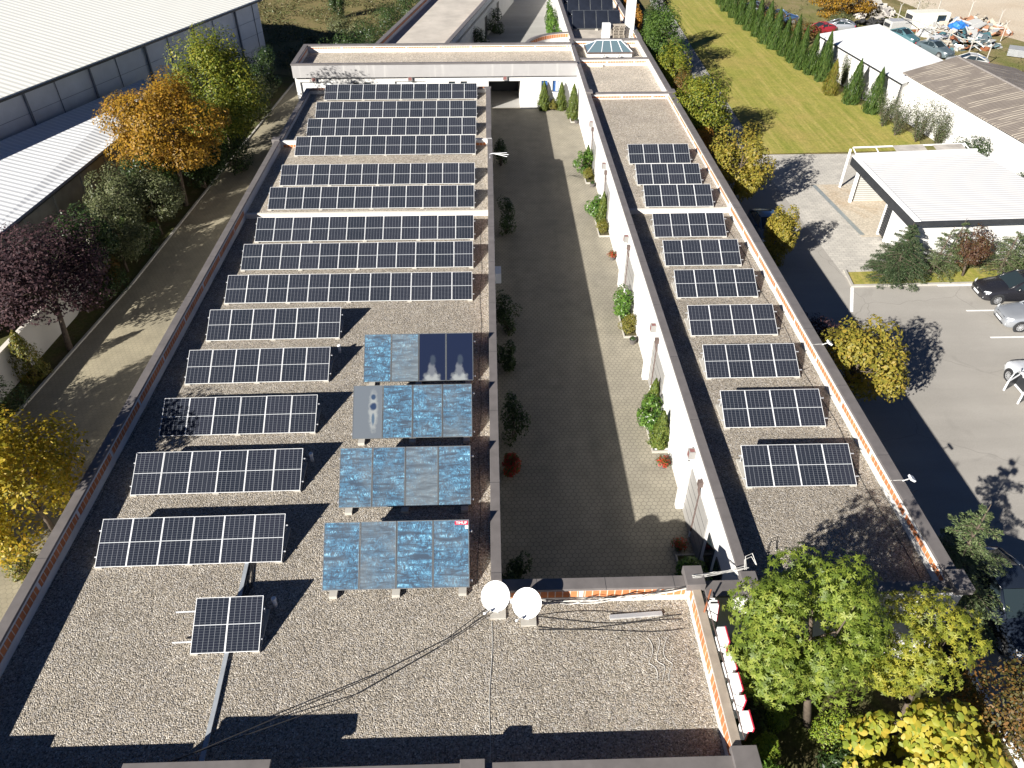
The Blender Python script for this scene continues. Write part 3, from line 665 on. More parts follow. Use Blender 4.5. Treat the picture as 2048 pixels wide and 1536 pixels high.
# ---------------------------------------------------------------- solar thermal collectors
def collectors(x, y, z, n, w_, L, tilt, label, m_glass, group, sticker=False):
    a = thing('solar_collector_rack', label, 'solar collectors', (x, y, z), 0, group)
    for i in range(n):
        mb = MB(); mb.box(0, w_ - .02, 0, L, -.09, -.012); mb.box(0, w_ - .02, 0, .025, -.012, .004); mb.box(0, w_ - .02, L - .025, L, -.012, .004); mb.box(0, .022, .025, L - .025, -.012, .004); mb.box(w_ - .042, w_ - .02, .025, L - .025, -.012, .004)
        p = mb.build('collector_panel', plain('collector_frame', (.14, .15, .16), .4, .4) if i == 0 and 'collector_frame' not in bpy.data.materials else bpy.data.materials['collector_frame'], a)
        p.location = (i * w_, 0, .16); p.rotation_euler = (tilt, 0, 0)
        g = MB(); g.add([(.022, .025, -.004), (w_ - .042, .025, -.004), (w_ - .042, L - .025, -.004), (.022, L - .025, -.004)], [(0, 1, 2, 3)]); g.build('absorber_glass', m_glass, p)
        if sticker and i == n - 1:
            s_ = MB(); s_.add([(.72, L - .17, .0), (1.16, L - .17, .0), (1.16, L - .04, .0), (.72, L - .04, .0)], [(0, 1, 2, 3)]); s_.build('maker_label', RED, p)
            fc = bpy.data.curves.new('maker_lettering', 'FONT'); fc.body = 'TIMUP'; fc.size = .13; fc.align_x = 'CENTER'; fc.extrude = .001
            fo = bpy.data.objects.new('maker_lettering', fc); COL.objects.link(fo); fo.data.materials.append(WHITE); bpy.context.view_layer.update(); fm = bpy.data.meshes.new_from_object(fo.evaluated_get(bpy.context.evaluated_depsgraph_get())); bpy.data.objects.remove(fo); fo = bpy.data.objects.new('maker_lettering', fm); COL.objects.link(fo); fo.parent = p; fo.location = (.94, L - .15, .003)
            s_ = MB(); s_.add([(1.06, L - .30, .0), (1.16, L - .30, .0), (1.16, L - .19, .0), (1.06, L - .19, .0)], [(0, 1, 2, 3)]); s_.build('white_sticker', PLATE, p)
    W = n * w_; ct, st = math.cos(tilt), math.sin(tilt)
    mb = MB()
    for s_ in (.3, L - .3): mb.box(-.06, W + .08, s_ * ct - .03, s_ * ct + .03, .16 + s_ * st - .16, .16 + s_ * st - .11)
    for xx in (.35, W / 2, W - .35):
        mb.tube([(xx, L * ct - .15, .05), (xx, L * ct - .15, .16 + L * st - .18)], .03, 6); mb.tube([(xx, .1, .05), (xx, L * ct - .15, .05)], .03, 6)
    mb.build('frame', ALU, a)
    for xx in (.38, W / 2, W - .25):
        m_ = MB(); m_.box(xx - .13, xx + .13, -.22, .35, 0, .14); m_.build('foot_block', CONC, a)
    return a
CL = ['front collector rack with the red label, just behind the satellite dishes', 'second of the four blue collector racks, counted from the satellite dishes', 'third of the four blue collector racks, one panel marked by a dark spot', 'rearmost of the four blue collector racks, half of its panels dark navy']
for i, y in enumerate((14.93, 18.5, 22.15, 25.78)):
    rk = collectors(-5.8, y, 3.2, 4, 1.212, 2.2, rad(37), CL[i], COLL, 'blue solar collector racks', i == 0)
for i, y in enumerate((84.3, 90.0, 95.7)):
    collectors(8.75, y, 3.2, 4, 1.27, 2.1, rad(42), ['nearest rack of four navy collectors on the far terrace roof', 'middle rack of four navy collectors on the far terrace roof', 'farthest rack of four navy collectors on the far terrace roof'][i], NAVY, 'navy collector racks on the far roof')
# weathered patches on single collector panels (permanent stains of the glass)
STAIN = plain('fogged_glass', (.50, .51, .50), .4, 0, .2, 5); NAVYG = plain('navy_absorber', (.03, .045, .09), .2, 0, .25, 2)
rk3 = [o for o in COL.objects if o.name.startswith('solar_collector_rack') and o['label'] == CL[3]][0]
pan = [p for p in kids(rk3) if p.name.startswith('collector_panel')]
def mat_stain(name, dark, light, spots):
    m = N(name); v = m.coord('Object')
    c = dark
    nz = m.noise(v, 5, 5, .65)
    for (x, y, rx, ry, col_) in spots:
        mp = m.n('ShaderNodeMapping'); mp.inputs['Location'].default_value = (-x / rx, -y / ry, 0); mp.inputs['Scale'].default_value = (1 / rx, 1 / ry, 0); m.l(v, mp.inputs[0])
        ln = m.n('ShaderNodeVectorMath', operation='LENGTH'); m.l(mp.outputs[0], ln.inputs[0])
        k = m.math('ADD', ln.outputs['Value'], m.math('MULTIPLY', m.math('SUBTRACT', nz, .5), .9))
        c = m.mix(m.ramp(k, [(.55, (1, 1, 1)), (1.0, (0, 0, 0))]), c, col_)
    if isinstance(c, tuple): m.col(c)
    else: m.col(c)
    m.set(.2, 0, .5); return m.m
S1 = mat_stain('stained_navy_glass', (.010, .015, .036), None, [(.58, .10, .42, .40, (.20, .215, .225)), (.58, .52, .20, .42, (.10, .11, .13)), (.62, .95, .16, .3, (.03, .04, .06))])
S2 = mat_stain('spotted_grey_glass', (.10, .115, .135), None, [(.82, 1.15, .22, 1.0, (.20, .215, .22)), (.82, 1.32, .17, .2, (.02, .035, .075)), (.82, 1.72, .12, .15, (.03, .05, .09)), (.82, .8, .08, .3, (.06, .09, .13))])
for p in pan[2:4]:
    for g in kids(p):
        if g.name.startswith('absorber_glass'): g.data.materials[0] = S1
rk2 = [o for o in COL.objects if o.name.startswith('solar_collector_rack') and o['label'] == CL[2]][0]
for g in kids([p for p in kids(rk2) if p.name.startswith('collector_panel')][0]):
    if g.name.startswith('absorber_glass'): g.data.materials[0] = S2

# ---------------------------------------------------------------- roof furniture
for i, (x, y) in enumerate(((-7.23, 14.5), (-7.22, 21.1), (-7.2, 28.2))):
    v_ = thing('vent_pipe', ['white vent pipe beside the two-panel rack', 'white vent pipe at the right end of the second six-panel row', 'white vent pipe left of the rearmost blue collectors'][i], 'vent pipe', (x, y, 3.2), group='white vent pipes on the gravel roof')
    mb = MB(); mb.tube([(0, 0, 0), (0, 0, .36)], .065, 14); bld(mb, 'pipe', WHITE, v_, smooth=True)
    mb = MB(); mb.lathe([(.085, .36), (.085, .42), (.07, .44)], 14); bld(mb, 'cap', WHITE, v_)
ct = thing('cable_tray', 'grey metal cable tray running from the front parapet under the two-panel rack', 'cable tray')
pts = [(-8.15, 9.0), (-8.25, 11.2), (-8.36, 12.9), (-8.57, 16.3)]
mb = MB()
for a, b in zip(pts, pts[1:]): mb.prism([(a[0] - .065, a[1]), (b[0] - .065, b[1]), (b[0] + .065, b[1]), (a[0] + .065, a[1])], 3.21, 3.28)
bld(mb, 'tray', plain('galvanised', (.42, .45, .48), .45, .3, .12, 3), ct)
mb = MB()
for k in range(4): mb.tube([(-8.4 + .05 * k, 14.6, 3.22), (-8.38 + .06 * k + .04 * math.sin(k), 15.3, 3.24), (-8.48 + .05 * k, 16.2, 3.23)], .014, 5)
bld(mb, 'loose_cable', TREAD, ct)

def dish(x, y, z, label, r=.465):
    d_ = thing('satellite_dish', label, 'satellite dish', (x, y, 3.2), 0, 'satellite dishes on the front roof')
    hh = z - 3.2
    nrm = Vector((-.30, -.52, .80)).normalized(); Rm = nrm.to_track_quat('Z', 'Y').to_matrix().to_4x4(); TT = Matrix.Translation((0, 0, hh)) @ Rm
    mb = MB(); prof = [(max(.01, r * t), .16 * r * t * t) for t in np.linspace(0, 1, 8)]
    mb.lathe(prof + [(r * 1.01, .165 * r), (r * .99, .14 * r - .02)] + [(max(.01, r * t), .16 * r * t * t - .02) for t in np.linspace(.9, 0, 6)], 40, 0, TT)
    bld(mb, 'reflector', WHITE, d_, smooth=True)
    mb = MB(); mb.tube([(0.05, .12, 0), (0.05, .12, hh - .02), tuple(TT @ Vector((0, 0, -.03)))], .028, 8); bld(mb, 'mast', ALU, d_)
    e = TT @ Vector((0, -r * .72 if False else 0, 0)); dn = (Rm @ Vector((0, 1, 0, 0))).to_3d(); dn = dn if dn.z < 0 else -dn
    rim = TT @ Vector((0, 0, .1 * r)) + dn * r * .95; tip = rim + dn * .12 + nrm * .42
    mb = MB(); mb.tube([tuple(rim), tuple(tip)], .016, 6); bld(mb, 'feed_arm', ALU, d_)
    mb = MB(); mb.tube([tuple(tip), tuple(tip - nrm * .12)], .035, 10); bld(mb, 'feed_horn', WHITE, d_)
    mb = MB(); mb.box(-.2, .3, -.1, .34, 0, .06); bld(mb, 'base_plate', CONC, d_)
dish(-.1, 13.9, 4.3, 'left white satellite dish, beside the corner of the collectors')
dish(.86, 13.62, 4.3, 'right white satellite dish, against the brick of the courtyard parapet')

def tangle(seed, a, b, n, sag, spread, r):
    rr = random.Random(seed); mb = MB()
    for k in range(n):
        o1 = [rr.uniform(-spread, spread) for _ in range(3)]; o2 = [rr.uniform(-spread, spread) for _ in range(3)]
        P_ = []
        for t in np.linspace(0, 1, 14):
            p = [a[i] * (1 - t) + b[i] * t + (o1[i] * (1 - t) + o2[i] * t) * (.5 if i == 2 else 1) + spread * .5 * math.sin(7 * t + k) * (i == 1) for i in range(3)]
            p[2] -= sag * (1 + .5 * rr.uniform(-1, 1) * (k > 0)) * 4 * t * (1 - t); P_.append(tuple(p))
        mb.tube(P_, r * rr.uniform(.7, 1.2), 5, k % 2)
    return mb
WC = plain('white_cable', (.55, .54, .51), .6); BC = TREAD
o = tangle(3, (1.1, 14.15, 3.62), (6.3, 14.35, 4.05), 7, .25, .09, .014).build('cable_bundle', [WC, BC]); tag(o, 'loose bundle of cables hung along the brick parapet right of the dishes', 'cables')
o = tangle(8, (6.2, 14.5, 4.26), (8.05, 14.9, 4.14), 6, .04, .06, .010).build('cable_bundle', [WC, WC]); tag(o, 'pale cable bundle crossing between the two copings by the front tree', 'cables')
mb = MB(); mb.tube([(8.0, 14.8, 4.12), (8.05, 15.2, 4.3), (8.3, 15.3, 4.32), (8.4, 15.0, 4.1)], .012, 6); mb.tube([(7.95, 14.8, 4.12), (8.0, 15.1, 4.25), (8.25, 15.2, 4.28), (8.38, 15.02, 4.1)], .012, 6)
tag(mb.build('cable_loop', WC), 'pale loop of cable curling over the right wing corner coping', 'cables')
rr = random.Random(5); mb = MB()
for k in range(4):
    y = 13.9 - .16 * k; P_ = [(1.2 + 4.6 * t, y + .12 * math.sin(5 * t + k * 2) - .3 * k * t * (1 - t), 3.222) for t in np.linspace(0, 1, 26)]; mb.tube(P_, .011, 5)
tag(mb.build('roof_cable', TREAD), 'dark cables trailing on the gravel in front of the courtyard parapet', 'cables')
mb = MB()
for k in range(3): mb.tube([(4.6 + .25 * k + .1 * math.sin(9 * t + k), 12.9 - 1.3 * t + .1 * math.cos(8 * t), 3.215) for t in np.linspace(0, 1, 16)], .010, 5)
tag(mb.build('roof_cable', WC), 'pale curled cable scraps lying on the gravel by the letter sign', 'cables')
mb = MB(); mb.tube([(-.25, 13.7, 3.22)] + [(-.25 - .12 * t + .03 * math.sin(9 * t), 13.7 - 4.8 * t, 3.215) for t in np.linspace(.1, 1, 12)] + [(-.4, 8.9, 4.02)], .009, 5)
tag(mb.build('roof_cable', WC), 'single thin white cable running straight from the left dish to the front parapet', 'cable')
mb = MB(); mb.tube([(-.6, 13.95, 3.25), (-.35, 14.0, 3.6), (-1.6, 13.0, 3.5), (-4, 11.6, 3.62), (-8.5, 9.1, 4.32)], .016, 5); tag(mb.build('aerial_cable', TREAD), 'upper black wire strung diagonally from the left dish to the front parapet', 'cable')
mb = MB(); mb.tube([(-.4, 13.8, 3.5), (-2, 12.7, 3.38), (-4.5, 11.1, 3.45), (-9.4, 8.95, 4.1)], .013, 5); tag(mb.build('aerial_cable', TREAD), 'lower black wire strung diagonally from the left dish to the front parapet', 'cable')
mb = MB()
for x0 in (-14.85, -.32):
    P_ = [(x0 + (.06 if x0 < -5 else -.35) + .05 * math.sin(y * 1.1), y, 3.215) for y in np.arange(15, 41.6, .8)]; mb.tube(P_, .008, 4)
tag(mb.build('roof_cable', TREAD), 'lightning wires laid along both edges of the left gravel roof', 'cable')
mb = MB(); mb.tube([(14.0 + .12 * math.sin(y * .9), y, 3.215) for y in np.arange(15, 41.6, .7)], .012, 4); tag(mb.build('roof_cable', TREAD), 'thin dark wire wandering along the right parapet of the right wing roof', 'cable')
pb = MB(); pb.box(-.85, .85, -.07, .07, 0, .08); pb = pb.build('metal_profile', ALU); pb.location = (4.35, 13.8, 3.2); pb.rotation_euler = (0, 0, .06); tag(pb, 'short pale metal profile lying on the gravel below the cable bundle', 'metal profile')

an = thing('aerial', 'small comb aerial with three prongs reaching out over the courtyard from the coping', 'antenna', (.0, 48.9, 4.0))
mb = MB(); mb.tube([(-.1, 0, 0), (-.1, 0, .25), (.1, 0, .3)], .025, 6); bld(mb, 'bracket', ALU, an)
for k in (-1, 0, 1):
    mb = MB(); mb.tube([(.1, 0, .3), (1.15 - .1 * abs(k), -.3 + k * .35, .32)], .018, 5); bld(mb, 'prong', PALEALU, an)
for i, (y, s_) in enumerate(((27.1, 1), (18.65, 1))):
    fo = thing('floodlight', ['white floodlight on the outer coping beside the purple shrub', 'white floodlight on the outer coping near the cedar'][i], 'floodlight', (14.9, y, 4.0), 0, 'floodlights on the outer coping')
    mb = MB(); mb.tube([(-.06, 0, 0), (.1, .02, .06), (.2, .05, .06)], .016, 6); bld(mb, 'bracket', WHITE, fo)
    TT = Matrix.Translation((.29, .05, .08)) @ Matrix.Rotation(.55, 4, 'Y')
    mb = MB(); mb.box(-.11, .11, -.13, .13, -.04, .04, 0, TT); bld(mb, 'lamp_housing', PALEALU, fo, bevel=.01)
    mb = MB(); mb.box(-.095, .095, -.115, .115, -.05, -.041, 0, TT); bld(mb, 'lens', LAMP, fo)
    mb = MB(); mb.tube([(-.5, .05, -.02), (-.2, .03, .02), (.1, 0, .05)], .01, 5); bld(mb, 'cable', WC, fo)

# letter sign (seen from behind)
ls = thing('letter_sign', 'row of white channel letters with red sides mounted outside the front roof parapet', 'sign', (6.58, 9.46, 3.4))
def stroke(mb, y0, y1, z0, z1): mb.box(-.11, .12, y0, y1, z0, z1, 0)
LET = {'T': [(0, .5, .82, 1), (.17, .33, 0, .82)], 'E': [(0, .17, 0, 1), (.17, .5, .83, 1), (.17, .44, .42, .58), (.17, .5, 0, .17)], 'I': [(.16, .32, 0, 1)], 'A': None}
y = 0.05
for c, yy in (('T', .04), ('I', .66), ('E', 1.14), ('E', 1.78), ('E', 2.62), ('A', 3.70)):
    mb = MB(); face = MB()
    if c == 'A':
        for sg in (0, 1):
            a, b = (0, .22) if sg == 0 else (.5, .28)
            mb.add([(-.12, yy + a - .07, 0), (-.12, yy + a + .07, 0), (-.12, yy + b + .07, 1), (-.12, yy + b - .07, 1), (.12, yy + a - .07, 0), (.12, yy + a + .07, 0), (.12, yy + b + .07, 1), (.12, yy + b - .07, 1)], [(0, 1, 2, 3), (7, 6, 5, 4), (0, 4, 5, 1), (1, 5, 6, 2), (2, 6, 7, 3), (3, 7, 4, 0)])
        mb.box(-.11, .11, yy + .12, yy + .4, .3, .44)
        face.box(.12, .135, yy + .1, yy + .42, .3, .44); face.add([(.136, yy - .07, 0), (.136, yy + .07, 0), (.136, yy + .3, 1), (.136, yy + .15, 1)], [(0, 1, 2, 3)]); face.add([(.137, yy + .43, 0), (.137, yy + .57, 0), (.137, yy + .35, 1), (.137, yy + .2, 1)], [(0, 1, 2, 3)])
    else:
        for s_ in LET[c]: stroke(mb, yy + s_[0], yy + s_[1], s_[2], s_[3]); face.box(.12, .15, yy + s_[0] - .01, yy + s_[1] + .01, s_[2] - .01, s_[3] + .012)
    l_ = bld(mb, 'letter', WHITE, ls, bevel=.01); bld(face, 'letter_face', RED, l_)
mb = MB()
for z in (.25, .80): mb.tube([(-.135, -.1, z), (-.135, 4.3, z)], .018, 6)
for yy in (.2, 2.2, 4.2): mb.tube([(-.13, yy, .25), (-.18, yy, .25)], .02, 6)
bld(mb, 'mounting_rail', BROWNPIPE, ls)
mb = MB(); mb.tube([(-.45, 3.55, .02), (-.2, 4.0, .66), (.05, 4.5, .9)], .03, 6); bld(mb, 'brace', RUST, ls)

ac = thing('air_conditioner', 'white outdoor air conditioning unit high on the shaded courtyard wall', 'air conditioner', (.06, 36.0, 2.3))
mb = MB(); mb.box(.02, .36, -.42, .42, 0, .6); bld(mb, 'casing', WHITE, ac, bevel=.015)
mb = MB(); mb.lathe([(.23, 0), (.23, .012)], 20, 0, Matrix.Translation((.36, -.08, .3)) @ Matrix.Rotation(rad(90), 4, 'Y')); bld(mb, 'fan_grille', DARK, ac)
mb = MB(); mb.box(0, .34, -.36, -.32, -.05, 0); mb.box(0, .34, .32, .36, -.05, 0); bld(mb, 'bracket', ALU, ac)

# ---------------------------------------------------------------- big shed + lean-to + walls on the left
CORR = mat_corr('cream_roof_sheet', (.80, .79, .72), (.93, -.38, 0) if False else (.36, .93, 0), .55, .5, 0, .05, .91, .15)
CORR2 = mat_corr('white_roof_sheet', (.74, .75, .75), (.36, .93, 0), .42, .5, 0, .06, .85, .25)
SHEETW = plain('blue_grey_cladding', (.46, .485, .52), .55, .1, .1, .6)
sh = thing('warehouse', 'huge warehouse with cream ribbed metal roof and blue grey wall panels, top left', 'warehouse')
E1 = Vector((-22.34, 81.3, 0)); E0 = Vector((-44.5, 22.6, 0)); dE = (E1 - E0).normalized(); nE = Vector((-dE.y, dE.x, 0))
L_ = (E1 - E0).length
def SP(s_, k, z): p = E0 + dE * s_ + nE * k; return (p.x, p.y, z)
mb = MB(); mb.add([SP(0, .4, 0), SP(L_, .4, 0), SP(L_, .4, 7), SP(0, .4, 7), SP(L_, 17, 0), SP(L_, 17, 9.3), SP(L_, 34, 0), SP(L_, 34, 7), SP(0, 34, 0), SP(0, 34, 7), SP(0, 17, 9.3), SP(0, 17, 0)], [(0, 1, 2, 3), (1, 4, 5, 2), (4, 6, 7, 5), (6, 8, 9, 7), (8, 0, 3, 10, 9)])
bld(mb, 'wall', SHEETW, sh)
mb = MB()
for a, b, z0, z1 in ((-.1, 15.8, 6.98, 9.2), (17.2, 34.3, 9.2, 6.98)):
    mb.add([SP(-.3, a, z0), SP(L_ + .3, a, z0), SP(L_ + .3, b, z1), SP(-.3, b, z1), SP(-.3, a, z0 + .1), SP(L_ + .3, a, z0 + .1), SP(L_ + .3, b, z1 + .1), SP(-.3, b, z1 + .1)], [(3, 2, 1, 0), (4, 5, 6, 7), (0, 1, 5, 4), (1, 2, 6, 5), (2, 3, 7, 6), (3, 0, 4, 7)])
bld(mb, 'roof', CORR, sh)
mb = MB(); mb.add([SP(-.3, 15.6, 9.32), SP(L_ + .3, 15.6, 9.32), SP(L_ + .3, 16.5, 9.5), SP(-.3, 16.5, 9.5), SP(L_ + .3, 17.4, 9.32), SP(-.3, 17.4, 9.32)], [(0, 1, 2, 3), (3, 2, 4, 5)]); bld(mb, 'ridge_cap', plain('grey_ridge', (.25, .26, .28), .5, .2), sh)
mb = MB()
for s_ in np.arange(3, L_, 6.2):
    for k in ((.35, .09), ): mb.prism([SP(s_, k[0], 0)[:2], SP(s_ + .12, k[0], 0)[:2], SP(s_ + .12, .2, 0)[:2], SP(s_, .2, 0)[:2]], 0, 6.9)
    mb.prism([SP(s_ + 2.9, .37, 0)[:2], SP(s_ + 2.95, .37, 0)[:2], SP(s_ + 2.95, .33, 0)[:2], SP(s_ + 2.9, .33, 0)[:2]], 0, 6.9)
bld(mb, 'wall_joint', plain('joint_grey', (.12, .13, .15), .6), sh)
mb = MB()
for z in (1.4, 2.7, 4.0, 5.3): mb.prism([SP(0, .385, 0)[:2], SP(L_, .385, 0)[:2], SP(L_, .4, 0)[:2], SP(0, .4, 0)[:2]], z, z + .03)
bld(mb, 'panel_seam', plain('seam_grey', (.16, .18, .21), .6), sh)
mb = MB(); mb.prism([SP(0, -.2, 0)[:2], SP(L_, -.2, 0)[:2], SP(L_, -.06, 0)[:2], SP(0, -.06, 0)[:2]], 6.84, 6.98); bld(mb, 'gutter', DARK, sh)

lt = thing('lean_to', 'white corrugated lean-to roof against the warehouse wall, shaded along its upper half', 'lean-to')
U0, U1 = (-40.0, 34.3), (-28.55, 64.6); W1, W0 = (-26.3, 55.5), (-28.35, 33)
fz = lambda p: 0
mb = MB(); q = [(U0, 4.5), (U1, 4.5), ((-27.6, 63.0), 4.4), (W1, 3.9), (W0, 3.9)]
n5 = 5; vs = [(p[0], p[1], z) for p, z in q] + [(p[0], p[1], z + .09) for p, z in q]
mb.add(vs, [tuple(range(5)), tuple(range(9, 4, -1))] + [(i, i + 5, (i + 1) % 5 + 5, (i + 1) % 5) for i in range(5)]); bld(mb, 'roof', CORR2, lt)
mb = MB()
def wl(mb, pts, z0, z1, t=.16):
    for a, b in zip(pts, pts[1:]):
        d = Vector((b[0] - a[0], b[1] - a[1], 0)).normalized(); n_ = Vector((-d.y, d.x, 0)) * t
        mb.prism([a, b, (b[0] + n_.x, b[1] + n_.y), (a[0] + n_.x, a[1] + n_.y)], z0, z1)
wl(mb, [(-28.5, 33), (-26.45, 55.4), (-27.7, 62.8)], 0, 3.87); bld(mb, 'wall', DCONC, lt)
mb = MB()
for t in np.linspace(.08, .95, 7):
    x = -28.5 + 2.05 * t; y = 33 + 22.4 * t; mb = MB(); mb.box(x - .02, x + .06, y - .07, y + .07, 0, 3.86); bld(mb, 'post', CONC, lt)
mb = MB(); mb.tube([(W0[0] + .08, W0[1], 3.86), (W1[0] + .08, W1[1], 3.86)], .07, 8); bld(mb, 'gutter', DARK, lt)
bw = thing('boundary_wall', 'low white boundary wall with a stone cap behind the purple plum tree', 'wall')
BW = [(-26.0, 8), (-24.35, 30), (-23.9, 36.5), (-24.6, 42)]
mb = MB(); wl(mb, BW, 0, 1.95, .2); bld(mb, 'wall', mat_plaster('stained_white_wall', (.62, .59, .54)), bw)
mb = MB(); wl(mb, [(a + .04, b) for a, b in BW], 1.95, 2.03, .28); bld(mb, 'cap', CREAM, bw)

# ---------------------------------------------------------------- right side buildings
cp = thing('car_wash', 'low white car wash pavilion with ribbed white roof and black fascia', 'building')
RIBX = mat_corr('white_ribbed_sheet', (.72, .71, .69), (0, 1, 0), .30, .5, 0, .05, .88, .2)
mb = MB(); mb.prism([(25.5, 40.35), (36, 40.7), (34.3, 50.6), (25.5, 50.0)], 3.02, lambda p: 3.2 + .02 * (p[0] - 25)); bld(mb, 'roof', RIBX, cp)
mb = MB(); mb.box(25.25, 25.5, 40.2, 50.1, 2.72, 3.32); mb.prism([(25.5, 40.2), (36, 40.55), (36, 40.7), (25.5, 40.35)], 3.0, 3.26); bld(mb, 'fascia', DARK, cp)
mb = MB(); mb.box(25.23, 25.62, 40.2, 50.1, 3.32, 3.36); mb.prism([(25.5, 50.02), (34.4, 50.65), (34.4, 50.8), (25.5, 50.2)], 2.9, 3.5); bld(mb, 'fascia_trim', WHITE, cp)
mb = MB(); mb.prism([(25.9, 40.9), (35.5, 41.2), (35.5, 41.4), (25.9, 41.1)], 0, 3.0); mb.box(25.9, 26.1, 41.1, 43.8, 0, 3.0); mb.box(33, 33.2, 41.3, 50, 0, 3.0); mb.box(26.1, 33, 43.7, 43.85, 0, 3.0); bld(mb, 'wall', PLASTER, cp)
mb = MB()
for z in np.arange(.15, 2.9, .17): mb.box(25.92, 25.98, 43.95, 44.85, z, z + .12)
bld(mb, 'louvre', DARK, cp)
mb = MB(); mb.box(25.86, 26.04, 43.82, 43.95, 0, 3.0); mb.box(25.86, 26.04, 44.85, 44.95, 0, 3.0); bld(mb, 'louvre_frame', WHITE, cp)
for x, y in ((25.9, 49.8), (29.5, 49.95), (33, 50.1)):
    mb = MB(); mb.box(x - .09, x + .09, y - .09, y + .09, 0, 3.0); bld(mb, 'post', WHITE, cp)
mb = MB(); mb.box(26.0, 33, 49.95, 50.0, 0, 2.9); bld(mb, 'rear_shutter', mat_corr('shutter', (.55, .54, .50), (0, 0, 1), .15, .5), cp)
pg = thing('pergola_frame', 'low white steel frame of an unglazed canopy behind the car wash roof', 'frame')
mb = MB()
for z in (3.0,):
    for a, b in (((26, 50.9), (34.5, 51.4)), ((26.3, 52.4), (34.8, 52.9))): mb.tube([(*a, z), (*b, z)], .07, 4)
    for t in np.linspace(0, 1, 6): mb.tube([(26 + 8.5 * t, 50.9 + .5 * t, z), (26.3 + 8.5 * t, 52.4 + .5 * t, z)], .05, 4)
bld(mb, 'beam', WHITE, pg)
for x, y in ((26.1, 52.3), (30.5, 52.6), (34.7, 52.8)):
    mb = MB(); mb.box(x - .06, x + .06, y - .06, y + .06, 0, 2.95); bld(mb, 'post', WHITE, pg)
mb = MB(); mb.prism([(29, 51.1), (31.3, 51.25), (31.5, 52.6), (29.2, 52.5)], 3.08, 3.1); mb.prism([(32, 51.3), (34.2, 51.4), (34.4, 52.7), (32.2, 52.6)], 3.08, 3.1); bld(mb, 'roof_pane', plain('dusty_polycarbonate', (.5, .46, .40), .4, 0, .3, 1), pg)

ws = thing('white_shed', 'long white shed with plain white roof beside the lawn hedge', 'shed')
A_, B_, C_, D_ = (34.1, 82.3), (35.9, 66.2), (42.3, 70.2), (41.6, 85.2)
mb = MB(); wl(mb, [(34.3, 82.1), (36.05, 67.0)], 0, 3.0, -.2) if False else mb.prism([(34.35, 82.1), (36.1, 66.5), (42.1, 70.4), (41.4, 85.0)], 0, 3.02); bld(mb, 'wall', PLASTER, ws)
mb = MB(); mb.prism([A_, B_, C_, D_], lambda p: 3.05 + .03 * (p[0] - 34), lambda p: 3.15 + .03 * (p[0] - 34)); bld(mb, 'roof', mat_corr('white_shed_sheet', (.80, .80, .79), (.2, 1, 0), .9, .5, 0, .04, .96, .05), ws)
mb = MB(); mb.tube([(34.08, 82.3, 3.03), (35.86, 66.2, 3.08)], .06, 6); mb.tube([(35.95, 66.35, 3.0), (35.98, 66.4, 0)], .05, 6); bld(mb, 'gutter', DARK, ws)
bh = thing('brown_roofed_shed', 'white walled shed with patchy brown corrugated gable roof, top right', 'shed')
mb = MB(); mb.prism([(36.75, 67.5), (38.85, 49.5), (39.8, 38), (48, 38), (47, 68.3)], 0, 3.4); bld(mb, 'wall', PLASTER, bh)
RB = N('brown_corrugated'); v = RB.coord('Object'); s_ = RB.sep(v)
bands = RB.noise(RB.coord('Object', (.12, 1.1, 1)), 1.0, 3, .6)
pale = RB.ramp(RB.math('MULTIPLY', RB.math('GREATER_THAN', RB.math('SINE', RB.math('MULTIPLY', s_[1], 19)), .55), RB.ramp(bands, [(.48, (0, 0, 0)), (.54, (1, 1, 1))])), [(0, (0, 0, 0)), (1, (1, 1, 1))])
RB.col(RB.mix(pale, RB.ramp(RB.noise(v, .6, 5, .7), [(.3, (.165, .14, .12)), (.7, (.215, .185, .16))]), (.42, .37, .30))); RB.set(.7, 0, .3)
RB.bump(RB.math('SINE', RB.math('MULTIPLY', s_[1], 28)), .4, .03)
mb = MB(); 
for (a, za), (b, zb), (c, zc_), (d_, zd) in (((((36.55, 67.9), 3.5), ((39.7, 38), 3.5), ((43.6, 38), 4.6), ((41.3, 68.6), 4.6))), ((((41.3, 68.6), 4.6), ((43.6, 38), 4.6), ((49, 38), 3.5), ((47.2, 68.9), 3.5)))):
    vs = [(*a, za), (*b, zb), (*c, zc_), (*d_, zd)]; vs += [(x, y, z + .08) for x, y, z in vs]
    mb.add(vs, [(3, 2, 1, 0), (4, 5, 6, 7), (0, 1, 5, 4), (1, 2, 6, 5), (2, 3, 7, 6), (3, 0, 4, 7)])
bld(mb, 'roof', RB.m, bh)
mb = MB(); mb.tube([(41.3, 68.6, 4.7), (43.6, 38, 4.7)], .1, 6); bld(mb, 'ridge_cap', plain('grey_brown_ridge', (.2, .18, .165), .7), bh)
mb = MB(); mb.add([(36.77, 67.55, 3.4), (47, 68.35, 3.4), (41.4, 68.0, 4.55)], [(0, 1, 2)]); bld(mb, 'gable', PLASTER, bh)
